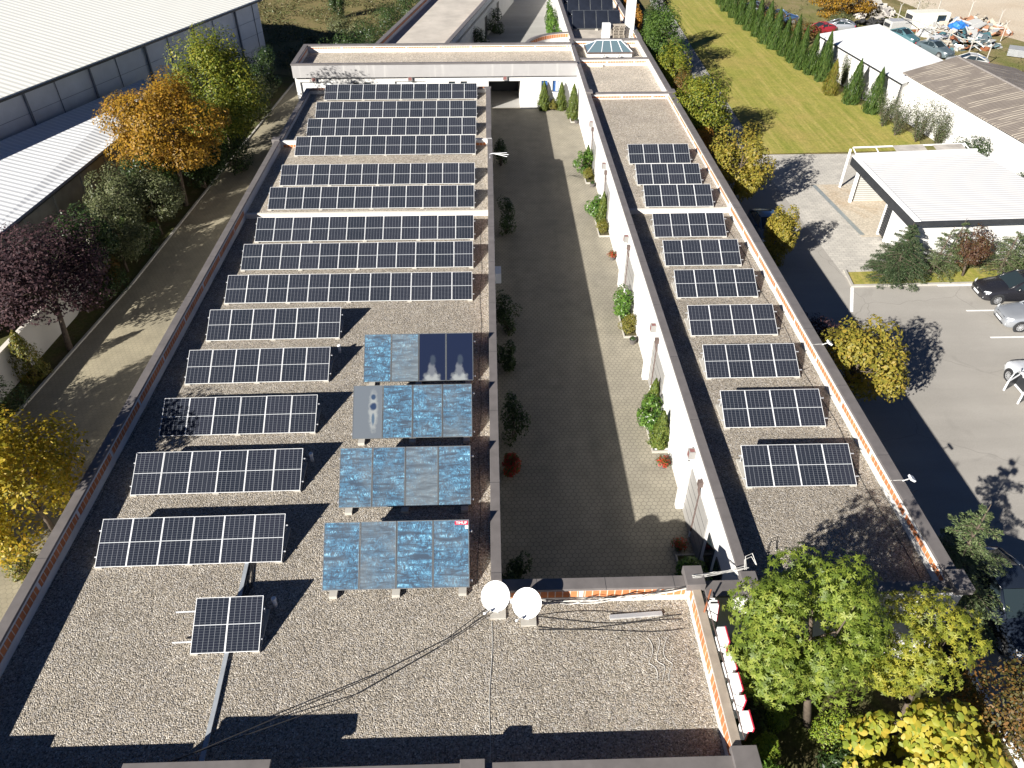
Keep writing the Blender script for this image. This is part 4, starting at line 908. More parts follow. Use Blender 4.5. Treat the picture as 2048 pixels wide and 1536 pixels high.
# ================================================================ PLANTS
def leaf_mesh(name, P_, Nn, size, aspect, mat, parent=None, fold=.25, upd=None, n_per=1):
    """many small folded leaves: P_ positions, Nn normals (numpy n x 3)"""
    n = len(P_)
    Nn = Nn / np.linalg.norm(Nn, axis=1, keepdims=True)
    if upd is None: R_ = RNG.normal(size=(n, 3))
    else: R_ = upd + RNG.normal(size=(n, 3)) * .35
    T_ = R_ - Nn * (R_ * Nn).sum(1, keepdims=True); T_ /= np.linalg.norm(T_, axis=1, keepdims=True)
    B_ = np.cross(Nn, T_)
    s_ = size * RNG.uniform(.65, 1.35, (n, 1)); a = s_ * aspect
    v = np.empty((n, 4, 3))
    v[:, 0] = P_ - T_ * s_; v[:, 2] = P_ + T_ * s_
    v[:, 1] = P_ + B_ * a - Nn * s_ * fold - T_ * s_ * .15; v[:, 3] = P_ - B_ * a - Nn * s_ * fold - T_ * s_ * .15
    me = bpy.data.meshes.new(name)
    me.vertices.add(4 * n); me.vertices.foreach_set('co', v.reshape(-1))
    me.loops.add(4 * n); me.loops.foreach_set('vertex_index', np.arange(4 * n, dtype=np.int32))
    me.polygons.add(n); me.polygons.foreach_set('loop_start', np.arange(0, 4 * n, 4, dtype=np.int32)); me.polygons.foreach_set('loop_total', np.full(n, 4, dtype=np.int32))
    me.update(calc_edges=True); me.materials.append(mat)
    o = bpy.data.objects.new(name, me); COL.objects.link(o)
    if parent: o.parent = parent
    return o
def ovate_mesh(name, P_, Nn, size, mat, parent):
    """broad pointed leaves: 8 vertices, folded along the midrib"""
    n = len(P_); Nn = Nn / np.linalg.norm(Nn, axis=1, keepdims=True); R_ = RNG.normal(size=(n, 3)) + [0, -.4, -.5]
    T_ = R_ - Nn * (R_ * Nn).sum(1, keepdims=True); T_ /= np.linalg.norm(T_, axis=1, keepdims=True); B_ = np.cross(Nn, T_)
    s_ = size * RNG.uniform(.6, 1.3, (n, 1)); out = [(-1, 0, 0), (-.75, .42, -.1), (-.1, .68, -.2), (.5, .42, -.2), (1.1, 0, -.18), (.5, -.42, -.2), (-.1, -.68, -.2), (-.75, -.42, -.1)]
    V = np.stack([P_ + T_ * s_ * a + B_ * s_ * b + Nn * s_ * c for a, b, c in out], 1)
    f = np.array([[0, 1, 2, 3, 4], [4, 5, 6, 7, 0]]); idx = (np.arange(n)[:, None, None] * 8 + f[None]).reshape(-1).astype(np.int32)
    me = bpy.data.meshes.new(name); me.vertices.add(8 * n); me.vertices.foreach_set('co', V.reshape(-1)); me.loops.add(10 * n); me.loops.foreach_set('vertex_index', idx)
    me.polygons.add(2 * n); me.polygons.foreach_set('loop_start', np.arange(0, 10 * n, 5, dtype=np.int32)); me.polygons.foreach_set('loop_total', np.full(2 * n, 5, dtype=np.int32))
    me.update(calc_edges=True); me.materials.append(mat); o = bpy.data.objects.new(name, me); COL.objects.link(o); o.parent = parent; return o
def star_mesh(name, P_, Nn, size, mat, parent, k=5, aspect=.26):
    """palmate leaves: k narrow leaflets radiating from one point"""
    n = len(P_); Nn = Nn / np.linalg.norm(Nn, axis=1, keepdims=True)
    R_ = RNG.normal(size=(n, 3)); T_ = R_ - Nn * (R_ * Nn).sum(1, keepdims=True); T_ /= np.linalg.norm(T_, axis=1, keepdims=True); B_ = np.cross(Nn, T_)
    s_ = size * RNG.uniform(.7, 1.3, (n, 1)); PP = []; 
    V = np.empty((n, k, 4, 3))
    for j in range(k):
        a = (j - (k - 1) / 2) * (4.6 / k); d = T_ * math.cos(a) + B_ * math.sin(a); e = -T_ * math.sin(a) + B_ * math.cos(a)
        L = s_ * (1 - .09 * abs(j - (k - 1) / 2))
        V[:, j, 0] = P_; V[:, j, 2] = P_ + d * L * 1.5 - Nn * L * .25; V[:, j, 1] = P_ + d * L * .75 + e * L * aspect; V[:, j, 3] = P_ + d * L * .75 - e * L * aspect
    v = V.reshape(-1, 3); nq = n * k
    idx = np.arange(4 * nq, dtype=np.int32).reshape(n, k, 4); idx[:, :, 0] = idx[:, :1, 0]       # leaflets share their base vertex: one island per leaf
    me = bpy.data.meshes.new(name); me.vertices.add(4 * nq); me.vertices.foreach_set('co', v.reshape(-1))
    me.loops.add(4 * nq); me.loops.foreach_set('vertex_index', idx.reshape(-1))
    me.polygons.add(nq); me.polygons.foreach_set('loop_start', np.arange(0, 4 * nq, 4, dtype=np.int32)); me.polygons.foreach_set('loop_total', np.full(nq, 4, dtype=np.int32))
    me.update(calc_edges=True); me.materials.append(mat)
    o = bpy.data.objects.new(name, me); COL.objects.link(o); o.parent = parent; return o
def rdir(n):
    d = RNG.normal(size=(n, 3)); return d / np.linalg.norm(d, axis=1, keepdims=True)
def crown_points(c, R3, n, k, lump=.45, hollow=.35, shape='round', minz=None):
    """points in lumps spread over an ellipsoid; returns positions, outward normals, lump centres"""
    c = np.array(c, float); R3 = np.array(R3, float)
    d = rdir(k); d[:, 2] = d[:, 2] * .9 + .12
    q = RNG.uniform(.35, 1.0, (k, 1)) ** .6
    L = d * q
    if shape == 'cone': t = RNG.uniform(-1, 1, k); w_ = ((1 - t) / 2) ** .75; a = RNG.uniform(0, 6.283, k); rr_ = np.sqrt(RNG.uniform(.2, 1, k)) * w_; L = np.stack([rr_ * np.cos(a), rr_ * np.sin(a), t], 1)
    if shape == 'egg': t = L[:, 2]; L[:, :2] *= (1.1 - .55 * np.clip(t + .1, 0, 1))[:, None]
    lr = RNG.uniform(.6, 1.25, k) * lump
    ci = RNG.choice(k, n, p=lr ** 2 / (lr ** 2).sum())
    dd = rdir(n); r = RNG.uniform(hollow, 1, (n, 1)) ** .5
    P_ = L[ci] + dd * r * lr[ci][:, None]
    Nn = dd * .7 + L[ci] * .3 + np.array([-.12, -.12, .55]) + RNG.normal(size=(n, 3)) * .35
    P_ = c + P_ * R3
    if minz is not None: P_[:, 2] = np.maximum(P_[:, 2], minz + RNG.uniform(0, .2, n))
    return P_, Nn, c + L * R3
def trunk(root, base, top, r, limbs, seed=0):
    rr = random.Random(seed); mb = MB(); b = Vector(base); t = Vector(top)
    mid = b.lerp(t, .5) + Vector((rr.uniform(-.12, .12), rr.uniform(-.12, .12), 0))
    mb.tube([b - Vector((0, 0, .05)), b.lerp(mid, .5), mid, t], [r * 1.25, r, r * .85, r * .4], 8)
    for q in limbs:
        q = Vector(q); s_ = b.lerp(t, rr.uniform(.35, .85)); m_ = s_.lerp(q, .5) + Vector((0, 0, .08 * (q - s_).length))
        mb.tube([s_, m_, q], [r * .42, r * .26, r * .08], 5)
    return mb.build('trunk', BARK, root, smooth=True)
def tree(name, label, cat, base, c, R3, n, k, size, mat, group=None, lump=.45, shape='round', aspect=.55, star=False, tr=.1, hollow=.35, nl=14, seed=0):
    global RNG
    RNG = np.random.default_rng(seed + 100)
    t = thing(name, label, cat, base, 0, group); b = np.array(base)
    cl = np.array(c) - b
    P_, Nn, L = crown_points(cl, R3, n, k, lump, hollow, shape, .05)
    if star: star_mesh('crown', P_, Nn, size, mat, t)
    else: leaf_mesh('crown', P_, Nn, size, aspect, mat, t)
    lim = [tuple(L[i]) for i in range(min(nl, len(L)))]
    trunk(t, (0, 0, 0), tuple(cl + np.array([0, 0, R3[2] * .35])), tr, lim, seed)
    return t
def bush(name, label, cat, base, R3, n, size, mat, group=None, k=14, aspect=.5, lump=.5, hollow=.5, seed=0, ns=5, stem=BARK, ovate=False):
    global RNG
    RNG = np.random.default_rng(seed + 500)
    t = thing(name, label, cat, base, 0, group)
    P_, Nn, L = crown_points((0, 0, R3[2] * .95), R3, n, k, lump, hollow, 'round', .03)
    if ovate: ovate_mesh('foliage', P_, Nn, size, mat, t)
    else: leaf_mesh('foliage', P_, Nn, size, aspect, mat, t)
    mb = MB(); rr = random.Random(seed)
    for q in L[:ns]: mb.tube([(rr.uniform(-.08, .08), rr.uniform(-.08, .08), -.03), (q[0] * .5, q[1] * .5, q[2] * .55), tuple(q)], [.035, .025, .01], 5)
    mb.build('stem', stem, t); return t
def cypress(label, base, h, r, mat, group=None, seed=0, name='cypress', n=2600, size=.055, proto=None):
    global RNG
    if proto:
        o = dup(proto, None, base, random.Random(seed).uniform(0, 6.28), label, (r, r, h)); 
        if group: o['group'] = group
        return o
    RNG = np.random.default_rng(seed + 900)
    t = thing(name, label, 'conifer', base, 0, group)
    z = RNG.uniform(0, 1, n) ** 1.25; prof = np.where(z < .22, .72 + .28 * np.sin(z / .22 * 1.57), ((1 - z) / .78) ** .8); a = RNG.uniform(0, 6.283, n)
    rr_ = (prof + .02) * (1 + .16 * np.sin(a * 4 + z * 9) + .14 * np.sin(a * 9 - z * 17) + .10 * np.sin(a * 3 + z * 31)) * RNG.uniform(.66, 1.12, n)
    P_ = np.stack([rr_ * np.cos(a), rr_ * np.sin(a), z], 1)
    Nn = np.stack([np.cos(a), np.sin(a), np.full(n, .35)], 1) + RNG.normal(size=(n, 3)) * .5
    up = np.tile(np.array([[0, 0, 1.]]), (n, 1)) + np.stack([np.cos(a), np.sin(a), 0 * a], 1) * .35
    # unit tree scaled per copy
    S = np.array([r, r, h]); o = leaf_mesh('foliage', P_ * S, Nn, size, .42, mat, t, .15, up)
    mb = MB(); mb.tube([(0, 0, -.05), (0, 0, h * .8)], [r * .16, r * .05], 6); mb.build('trunk', BARK, t)
    return t
def fir(name, label, cat, base, h, r, mat, layers=11, per=9, n_need=60, droop=.25, seed=0, size=.05, lean=(0, 0), sparse=1.0, group=None, limbm=BARK):
    """layered conifer: real branches, needle sprays along each"""
    global RNG
    rr = random.Random(seed); RNG = np.random.default_rng(seed + 40)
    t = thing(name, label, cat, base, 0, group); mb = MB(); PP = []; NN = []; UU = []
    mb.tube([(0, 0, -.05), (lean[0] * .5, lean[1] * .5, h * .5), (lean[0], lean[1], h)], [.09, .06, .012], 7)
    for i in range(layers):
        f = (i + .35) / layers; z = h * (.06 + .92 * f); L = r * (1 - f) ** .8 + .12
        for j in range(max(3, int(per * (1 - .55 * f)))):
            a = rr.uniform(0, 6.283); l_ = L * rr.uniform(.65, 1.15); up = .30 * (f - .3)
            o_ = np.array([lean[0] * f, lean[1] * f, z]); d = np.array([math.cos(a), math.sin(a), 0])
            p = lambda s_: o_ + d * l_ * s_ + np.array([0, 0, l_ * (up * s_ + .12 * s_ - droop * s_ * s_)])
            mb.tube([tuple(p(0)), tuple(p(.5)), tuple(p(1))], [.025 * (1 - f) + .008, .014, .005], 4)
            m_ = int(n_need * l_ / r * sparse * 2.6) + 10
            s_ = RNG.uniform(.12, 1.02, m_); side = RNG.uniform(-1, 1, m_) * (.36 * l_ * (1.2 - s_)); e = np.array([-d[1], d[0], 0])
            Q = np.array([p(x) for x in s_]) + side[:, None] * e + np.array([0, 0, 1]) * (RNG.normal(size=m_) * .035 - np.abs(side) * .25)[:, None]
            PP.append(Q); NN.append(np.tile([0, 0, 1.], (m_, 1)) + RNG.normal(size=(m_, 3)) * .35); UU.append(d * .8 + e * np.sign(side)[:, None] * .9 + np.array([0, 0, -.2]))
    leaf_mesh('foliage', np.concatenate(PP), np.concatenate(NN), size, .28, mat, t, .1, np.concatenate(UU))
    mb.build('trunk', limbm, t); return t

LMAP = mat_leaf('maple_leaf', [(.075, .115, .016), (.145, .205, .028), (.235, .30, .045), (.34, .37, .07)])
LYG2 = mat_leaf('lime_leaf', [(.10, .13, .015), (.20, .23, .028), (.33, .34, .045), (.44, .38, .05)])
LG = mat_leaf('green_leaf', [(.03, .06, .012), (.055, .105, .018), (.10, .17, .03), (.15, .22, .045)])
LYG = mat_leaf('yellow_green_leaf', [(.06, .10, .012), (.13, .17, .02), (.24, .25, .03), (.34, .30, .035)])
LYEL = mat_leaf('yellow_leaf', [(.12, .13, .018), (.24, .215, .032), (.35, .29, .048), (.38, .25, .045)])
LYEL2 = mat_leaf('bright_yellow_leaf', [(.16, .16, .015), (.32, .26, .02), (.47, .35, .03), (.52, .31, .03)])
LGOLD = mat_leaf('golden_leaf', [(.11, .08, .014), (.26, .15, .018), (.42, .25, .022), (.32, .13, .02)])
LPURP = mat_leaf('purple_leaf', [(.014, .007, .010), (.030, .013, .018), (.055, .024, .028), (.075, .038, .038)], .2, .75)
LOLIV = mat_leaf('olive_leaf', [(.035, .045, .018), (.07, .085, .032), (.13, .145, .06), (.20, .20, .11)], .3)
LDARK = mat_leaf('dark_leaf', [(.012, .026, .009), (.024, .048, .014), (.045, .075, .02), (.07, .10, .03)], .25, .4)
LLAUR = mat_leaf('laurel_leaf', [(.03, .075, .014), (.06, .13, .022), (.12, .22, .035), (.18, .28, .06)], .35, .3)
LTHUJ = mat_leaf('thuja_leaf', [(.020, .045, .010), (.04, .085, .014), (.075, .125, .022), (.11, .15, .03)], .25)
LTHUY = mat_leaf('yellowing_thuja_leaf', [(.06, .075, .012), (.12, .135, .018), (.19, .17, .025), (.22, .13, .03)], .25)
LFIR = mat_leaf('fir_needle', [(.022, .042, .020), (.045, .075, .034), (.08, .115, .05), (.12, .15, .075)], .15)
LCED = mat_leaf('cedar_needle', [(.04, .065, .028), (.08, .115, .045), (.14, .18, .075), (.2, .23, .11)], .15)
LRUST = mat_leaf('rusty_leaf', [(.05, .065, .018), (.11, .10, .028), (.19, .11, .03), (.26, .12, .03)])
LMAR = mat_leaf('maroon_leaf', [(.035, .016, .010), (.07, .03, .018), (.10, .055, .025), (.06, .07, .02)], .2)
LFLOW = mat_leaf('red_flower', [(.04, .08, .015), (.07, .11, .02), (.40, .03, .02), (.5, .06, .03)], .3)
LBIG = mat_leaf('broad_yellow_leaf', [(.16, .22, .03), (.30, .32, .04), (.44, .38, .05), (.50, .36, .05)], .4)
LORG = mat_leaf('orange_leaf', [(.20, .10, .02), (.34, .16, .025), (.45, .22, .04), (.32, .22, .04)])

# left side, along the lane
GL = 'trees along the left lane'
tree('yellow_tree', 'yellow autumn tree at the lower left, overhanging the parapet', 'tree', (-18.0, 20.4, 0), (-17.6, 19.6, 3.8), (1.9, 2.5, 3.0), 10000, 34, .085, LYEL2, GL, .42, seed=1)
tree('plum_tree', 'dark purple leaved plum tree above the white boundary wall', 'tree', (-22.9, 33.2, 0), (-23.9, 35.2, 3.6), (3.2, 3.3, 2.4), 15000, 46, .085, LPURP, GL, .40, seed=2, tr=.14)
tree('olive_shrub', 'grey green shrubby tree right behind the purple plum', 'tree', (-22.8, 41.4, 0), (-22.9, 41.8, 2.5), (1.8, 1.9, 1.8), 8000, 24, .07, LOLIV, GL, .4, seed=3, tr=.07)
tree('olive_shrub', 'grey green shrubby tree in front of the golden tree', 'tree', (-22.3, 46.3, 0), (-22.4, 46.6, 2.4), (1.8, 1.8, 1.8), 8000, 24, .07, LOLIV, GL, .4, seed=4, tr=.07)
tree('golden_tree', 'golden orange autumn tree in front of the lean-to roof', 'tree', (-22.0, 50.6, 0), (-22.2, 52.0, 5.0), (3.6, 4.0, 2.9), 22000, 64, .095, LGOLD, GL, .34, seed=5, tr=.15)
tree('green_tree', 'tall yellow green tree before the warehouse corner', 'tree', (-21.2, 60.2, 0), (-21.3, 60.4, 4.9), (3.1, 3.5, 4.4), 22000, 64, .095, LYG, GL, .34, 'egg', seed=6, tr=.16)
tree('olive_shrub', 'darker grey green tree filling the gap behind the purple plum', 'tree', (-23.9, 39.4, 0), (-23.8, 39.6, 2.9), (1.7, 2.0, 1.9), 7000, 26, .07, LDARK, GL, .4, seed=13, tr=.07)
tree('olive_shrub', 'grey green tree close to the concrete wall, behind the narrow conifer', 'tree', (-24.0, 45.0, 0), (-23.9, 45.2, 3.0), (1.5, 1.9, 1.9), 7000, 26, .07, LOLIV, GL, .4, seed=14, tr=.07)
tree('olive_shrub', 'dark tree below the golden crown, beside the lean-to wall', 'tree', (-23.3, 49.0, 0), (-23.2, 49.2, 2.7), (1.6, 2.2, 1.9), 7000, 26, .07, LDARK, GL, .4, seed=15, tr=.07)
bush('dark_shrub', 'dark green shrub at the foot of the tall yellow green tree', 'shrub', (-20.2, 57.0, 0), (1.4, 2.6, 1.3), 3500, .075, LDARK, seed=7)
bush('dark_shrub', 'dark evergreen mass behind the golden tree trunk', 'shrub', (-22.0, 55.5, 0), (1.5, 2.4, 1.5), 3500, .075, LDARK, seed=8)
tree('dark_tree', 'olive dark tree beside the left end of the gatehouse wing', 'tree', (-20.6, 67.5, 0), (-20.7, 68.0, 1.7), (1.6, 3.0, 1.6), 7500, 34, .075, LOLIV, GL, .4, seed=9, tr=.1)
tree('dark_tree', 'dark leaved tree against the warehouse end wall', 'tree', (-21.6, 74.0, 0), (-21.8, 74.5, 1.9), (1.8, 2.6, 1.9), 6000, 30, .075, LDARK, GL, .4, seed=10, tr=.1)
for i, (x, y, a, b, c_, m_, lab) in enumerate(((-22.7, 38.2, 1.1, 1.6, .8, LDARK, 'low dark shrub between the plum and the first olive shrub'), (-22.4, 44.0, 1.0, 1.4, .9, LDARK, 'low dark shrub between the two grey green shrubs'), (-23.6, 27.4, .9, 1.6, 1.0, LDARK, 'dark low shrub at the left picture edge by the white wall'), (-23.3, 48.8, .9, 1.3, 1.1, LRUST, 'reddish shrub behind the second grey green shrub'), (-23.1, 40.0, .5, .7, 1.0, LRUST, 'small orange tinted shrub left of the first grey green shrub'), (-21.4, 53.5, .8, 1.8, .7, LDARK, 'low dark shrub under the golden tree'))):
    bush('low_shrub', lab, 'shrub', (x, y, 0), (a, b, c_), 2200, .06, m_, 'low shrubs along the left lane', seed=20 + i)
cypress('yellowing conical conifer against the white boundary wall', (-23.7, 30.9, 0), 2.9, .75, LTHUY, seed=3, n=3500, size=.06)
cypress('small green cone conifer under the yellow tree at lower left', (-18.4, 18.6, 0), 2.3, .6, LTHUY, seed=4, n=2600, size=.06)
cypress('narrow green conifer between the two grey green shrubs', (-23.2, 43.8, 0), 2.8, .6, LTHUJ, seed=5, n=3000, size=.06)

tree('lane_tree', 'leafy tree beyond the left picture edge, shading the lane', 'tree', (-25.8, 21.8, 0), (-25.9, 21.8, 4.1), (2.2, 2.3, 2.9), 22000, 34, .09, LDARK, GL, .42, seed=11, tr=.1)
tree('lane_tree', 'second leafy tree beyond the left picture edge, nearer the camera', 'tree', (-25.8, 17.0, 0), (-25.9, 17.0, 4.1), (2.2, 2.6, 2.9), 22000, 34, .09, LDARK, GL, .42, seed=12, tr=.1)
# right side, between the wing and the lane
GR = 'trees beside the right wing'
tree('yellow_tree', 'bright yellow green tree casting a shadow on the car park', 'tree', (16.5, 26.9, 0), (17.0, 27.2, 2.9), (1.5, 1.9, 2.0), 6500, 30, .085, LYEL, GR, .38, seed=31, tr=.08)
bush('plum_shrub', 'purple leaved shrub beside the white floodlight', 'shrub', (16.3, 30.6, 0), (1.2, 1.6, 1.5), 4200, .06, LPURP, seed=32, k=22)
t_ = tree('columnar_tree', 'narrow upright yellow tree beside the dark blue car', 'tree', (17.6, 40.7, 0), (17.7, 41.2, 1.9), (.95, 1.0, 2.0), 6000, 26, .07, LYEL, GR, .4, seed=33, tr=.06)
tree('yellow_tree', 'yellow tree with reddish tips behind the dark blue car', 'tree', (16.6, 47.9, 0), (17.1, 48.8, 3.3), (1.8, 2.4, 2.4), 8000, 36, .09, LYEL, GR, .38, seed=34, tr=.09)
bush('orange_shrub', 'orange leaved shrub between two yellow trees by the parapet', 'shrub', (16.5, 57.5, 0), (1.0, 1.2, 1.3), 2600, .07, LORG, seed=35)
bush('maroon_shrub', 'thin maroon twiggy shrub next to the orange shrub', 'shrub', (17.0, 54.6, 0), (1.0, 1.2, 1.2), 1500, .05, LPURP, seed=36, ns=14)
tree('yellow_green_tree', 'wide yellow green tree at the pier of the right wing parapet', 'tree', (16.6, 60.0, 0), (17.0, 60.6, 3.1), (2.1, 3.0, 2.4), 9500, 40, .09, LYG, GR, .36, seed=37, tr=.09)
tree('columnar_tree', 'brownish narrow upright tree between the two yellow green trees', 'tree', (17.0, 67.0, 0), (17.0, 67.2, 2.2), (1.0, 1.1, 2.2), 4000, 22, .07, LRUST, GR, .4, seed=38, tr=.06)
tree('yellow_green_tree', 'slender yellow green tree beside the skylight roof', 'tree', (16.7, 70.5, 0), (16.9, 71.5, 2.6), (1.4, 2.6, 2.4), 7000, 34, .085, LYG, GR, .38, seed=39, tr=.07)
tree('green_tree', 'largest deep green tree, next to the skylight roof corner', 'tree', (17.0, 78.5, 0), (17.2, 79.5, 3.3), (2.3, 4.3, 2.9), 12000, 50, .09, LG, GR, .34, 'egg', seed=40, tr=.13)
tree('green_tree', 'tall dark tree farthest back along the right wing', 'tree', (18.3, 85.3, 0), (18.2, 86.2, 3.6), (1.4, 2.4, 2.7), 6000, 30, .085, LDARK, GR, .38, seed=41, tr=.1)
for i, (x, y, h) in enumerate(((15.9, 84.0, 3.6), (16.3, 89.5, 4.2), (16.6, 97.0, 4.2))):
    tree('orange_column', ['orange column tree just behind the chimney', 'second orange column tree behind the chimney', 'farthest orange column tree beside the terrace wing'][i], 'tree', (x, y, 0), (x, y, h * .55), (.75, .75, h * .5), 2600, 16, .08, LORG, 'orange column trees behind the chimney', .45, seed=45 + i, tr=.06)
for i, (x, y, c_) in enumerate(((16.9, 35.2, .5), (17.3, 33.8, .7), (16.6, 20.9, .8), (16.9, 19.4, .5))):
    global_r = random.Random(60 + i); t = thing('bare_shrub', ['tiny bare reddish shrub in the shade beyond the parapet', 'small dry grey shrub in the shade by the purple shrub', 'bare red stemmed shrub in the shade beside the near floodlight', 'small bare red shrub right of the near floodlight'][i], 'shrub', (x, y, 0), 0, 'bare shrubs in the shaded strip')
    mb = MB()
    for k in range(26):
        a = global_r.uniform(0, 6.28); l_ = c_ * global_r.uniform(.6, 1.4); mb.tube([(0, 0, 0), (math.cos(a) * l_ * .3, math.sin(a) * l_ * .3, l_ * .7), (math.cos(a) * l_ * .6, math.sin(a) * l_ * .6, l_ * 1.3)], [.014, .010, .004], 4)
    mb.build('stems', plain('red_stem', (.22, .07, .055), .7) if 'red_stem' not in bpy.data.materials else bpy.data.materials['red_stem'], t)
# lower right garden
tree('maple_tree', 'big green tree with pointed leaves in front of the right wing', 'tree', (10.0, 11.7, 0), (8.85, 12.1, 4.55), (2.25, 1.75, 2.7), 7000, 38, .092, LMAP, None, .37, seed=51, tr=.12, star=True, hollow=.3)
tree('thin_maple_tree', 'lighter open crowned tree letting the white wall show through', 'tree', (12.6, 11.3, 0), (12.45, 11.95, 4.15), (1.8, 1.45, 1.75), 2500, 24, .085, LYG2, None, .36, seed=52, tr=.08, star=True, hollow=.3)
bush('broad_leaf_shrub', 'large shrub with broad yellow leaves at the bottom of the picture', 'shrub', (12.2, 9.8, 0), (1.95, 1.6, 1.9), 4200, .115, LBIG, seed=53, k=34, aspect=.6, lump=.32, hollow=.45, ns=12, ovate=True)
tree('rust_tree', 'rusty brown green tree beside the front kerb', 'tree', (15.1, 10.5, 0), (15.2, 10.8, 2.3), (1.4, 1.4, 2.1), 7500, 34, .055, LRUST, None, .4, 'egg', seed=54, tr=.07)
LIMEH = mat_leaf('lime_hedge_leaf', [(.07, .12, .012), (.14, .21, .02), (.22, .29, .03), (.28, .28, .04)], .3)
for i, (x, y, a, b, c_, lab) in enumerate(((10.9, 11.1, .9, .55, .75, 'lime green hedge piece under the big green tree'), (8.9, 11.7, .4, .4, .9, 'lime green shrub left under the big green tree'), (8.0, 10.5, .45, .35, .8, 'lime green pointed shrub near the letter sign'), (13.3, 11.0, .5, .45, .8, 'lime green rounded shrub under the open crowned tree'))):
    bush('lime_shrub', lab, 'shrub', (x, y, 0), (a, b, c_), 2600, .04, LIMEH, 'lime green shrubs in the front garden', seed=70 + i, k=16)
bush('dark_shrub', 'dark green shrub below the lime hedge piece', 'shrub', (10.4, 10.2, 0), (.7, .55, .6), 1600, .06, LDARK, seed=75)
bush('spiky_shrub', 'spiky narrow leaved shrub beside the front corner of the roof', 'shrub', (7.6, 9.1, 0), (.9, .7, .9), 1500, .13, LLAUR, seed=76, aspect=.16)
bush('dark_shrub', 'dark shrub in the shade beneath the letter sign', 'shrub', (7.9, 12.6, 0), (.9, 1.2, .8), 1800, .07, LDARK, seed=77)
fl_ = thing('flower_bed', 'striped bed of red and cream flowers in the bottom right corner', 'flowers', (15.2, 9.2, 0))
for k in range(5):
    RNG = np.random.default_rng(k); n = 420; P_ = np.stack([-.8 + k * .38 + RNG.normal(size=n) * .09, RNG.uniform(-.7, .6, n), RNG.uniform(.05, .28, n)], 1)
    leaf_mesh('flower_row', P_, np.tile([0, -.2, 1.], (n, 1)) + RNG.normal(size=(n, 3)) * .5, .035, .7, mat_leaf('cream_bloom', [(.5, .48, .3), (.6, .58, .42), (.62, .6, .5)]) if k == 0 else (bpy.data.materials['cream_bloom'] if k % 2 == 0 else LFLOW), fl_)
fir('cedar', 'drooping blue green cedar at the right edge beside the parapet corner', 'conifer', (16.1, 15.9, 0), 5.2, 2.3, LCED, 13, 10, 100, .30, 81, .06, (.35, .5), 1.6)
# planting strip in front of the car wash
fir('blue_spruce', 'dense blue green fir at the left end of the planting strip', 'conifer', (24.6, 39.3, 0), 3.6, 1.9, LFIR, 15, 14, 90, .22, 82, .055, (.2, .2), 1.5)
fir('cedar', 'feathery cedar right of the dense fir, before the white wall', 'conifer', (27.0, 39.6, 0), 3.3, 1.7, LCED, 8, 7, 80, .38, 83, .055, (.4, .0))
fir('cedar', 'feathery cedar left of the maroon bush, with a thin leaning tip', 'conifer', (28.0, 39.9, 0), 3.6, 1.3, LCED, 8, 6, 70, .4, 84, .055, (.2, .1))
tree('maroon_tree', 'maroon leaved small tree among the cedars', 'tree', (29.0, 39.4, 0), (29.0, 39.6, 1.7), (.95, .85, 1.35), 4200, 24, .055, LMAR, None, .42, seed=85, tr=.07)
fir('cedar', 'wide feathery cedar right of the maroon tree', 'conifer', (31.4, 39.7, 0), 2.9, 2.0, LCED, 9, 9, 85, .36, 86, .055, (.2, .0))
fir('cedar', 'tall green cedar at the right picture edge above the black car', 'conifer', (33.4, 40.0, 0), 3.6, 1.7, LTHUJ, 12, 10, 100, .25, 87, .055)
bush('round_bush', 'dark rounded bush against the long white wall, behind the car wash', 'shrub', (36.9, 55.2, 0), (1.3, 1.3, 1.2), 3600, .07, LDARK, 'dark bushes by the white wall', seed=88)
bush('round_bush', 'dark rounded bush at the right picture edge by the car wash roof', 'shrub', (37.6, 48.9, 0), (1.3, 1.5, 1.25), 3600, .07, LDARK, 'dark bushes by the white wall', seed=89)
# thuja row along the lawn
TH = [(34.8, 68.0, 3.9), (33.9, 70.6, 3.9), (32.8, 73.2, 3.2), (33.4, 77.3, 4.6), (33.0, 79.5, 4.0), (32.5, 81.2, 4.2), (32.5, 83.8, 4.6), (32.3, 86.2, 3.8), (32.0, 88.6, 4.2), (31.7, 90.9, 4.4), (31.5, 93.8, 4.3), (31.3, 96.6, 4.4), (31.1, 99.6, 4.3), (31.0, 102.8, 4.3), (31.0, 106.1, 4.2), (31.2, 109.8, 4.2)]
th0 = None
for i, (x, y, h) in enumerate(TH):
    lab = '%s conical thuja of the lawn hedge row, counting back from the white shed' % ORD[i] if i else 'nearest conical thuja of the lawn hedge row'
    if i == 2: lab = 'third hedge thuja from the near end, short and browning'
    if th0 is None:
        th0 = cypress(lab, (0, 0, 0), 1.0, 1.0, LTHUJ, 'thuja row along the lawn', 90, 'thuja', 5200, .05)
        me = [c for c in kids(th0) if c.name.startswith('foliage')][0].data
        th0.location = (x, y, 0); th0.scale = (.78, .78, h); o = th0
    else:
        o = dup(th0, None, (x, y, 0), i * 1.7, lab, (.72 + .12 * math.sin(i * 2.3), .72 + .1 * math.sin(i), h))
        if i == 2:
            for c in kids(o):
                if c.name.startswith('foliage'): c.data = c.data.copy(); c.data.materials[0] = LTHUY
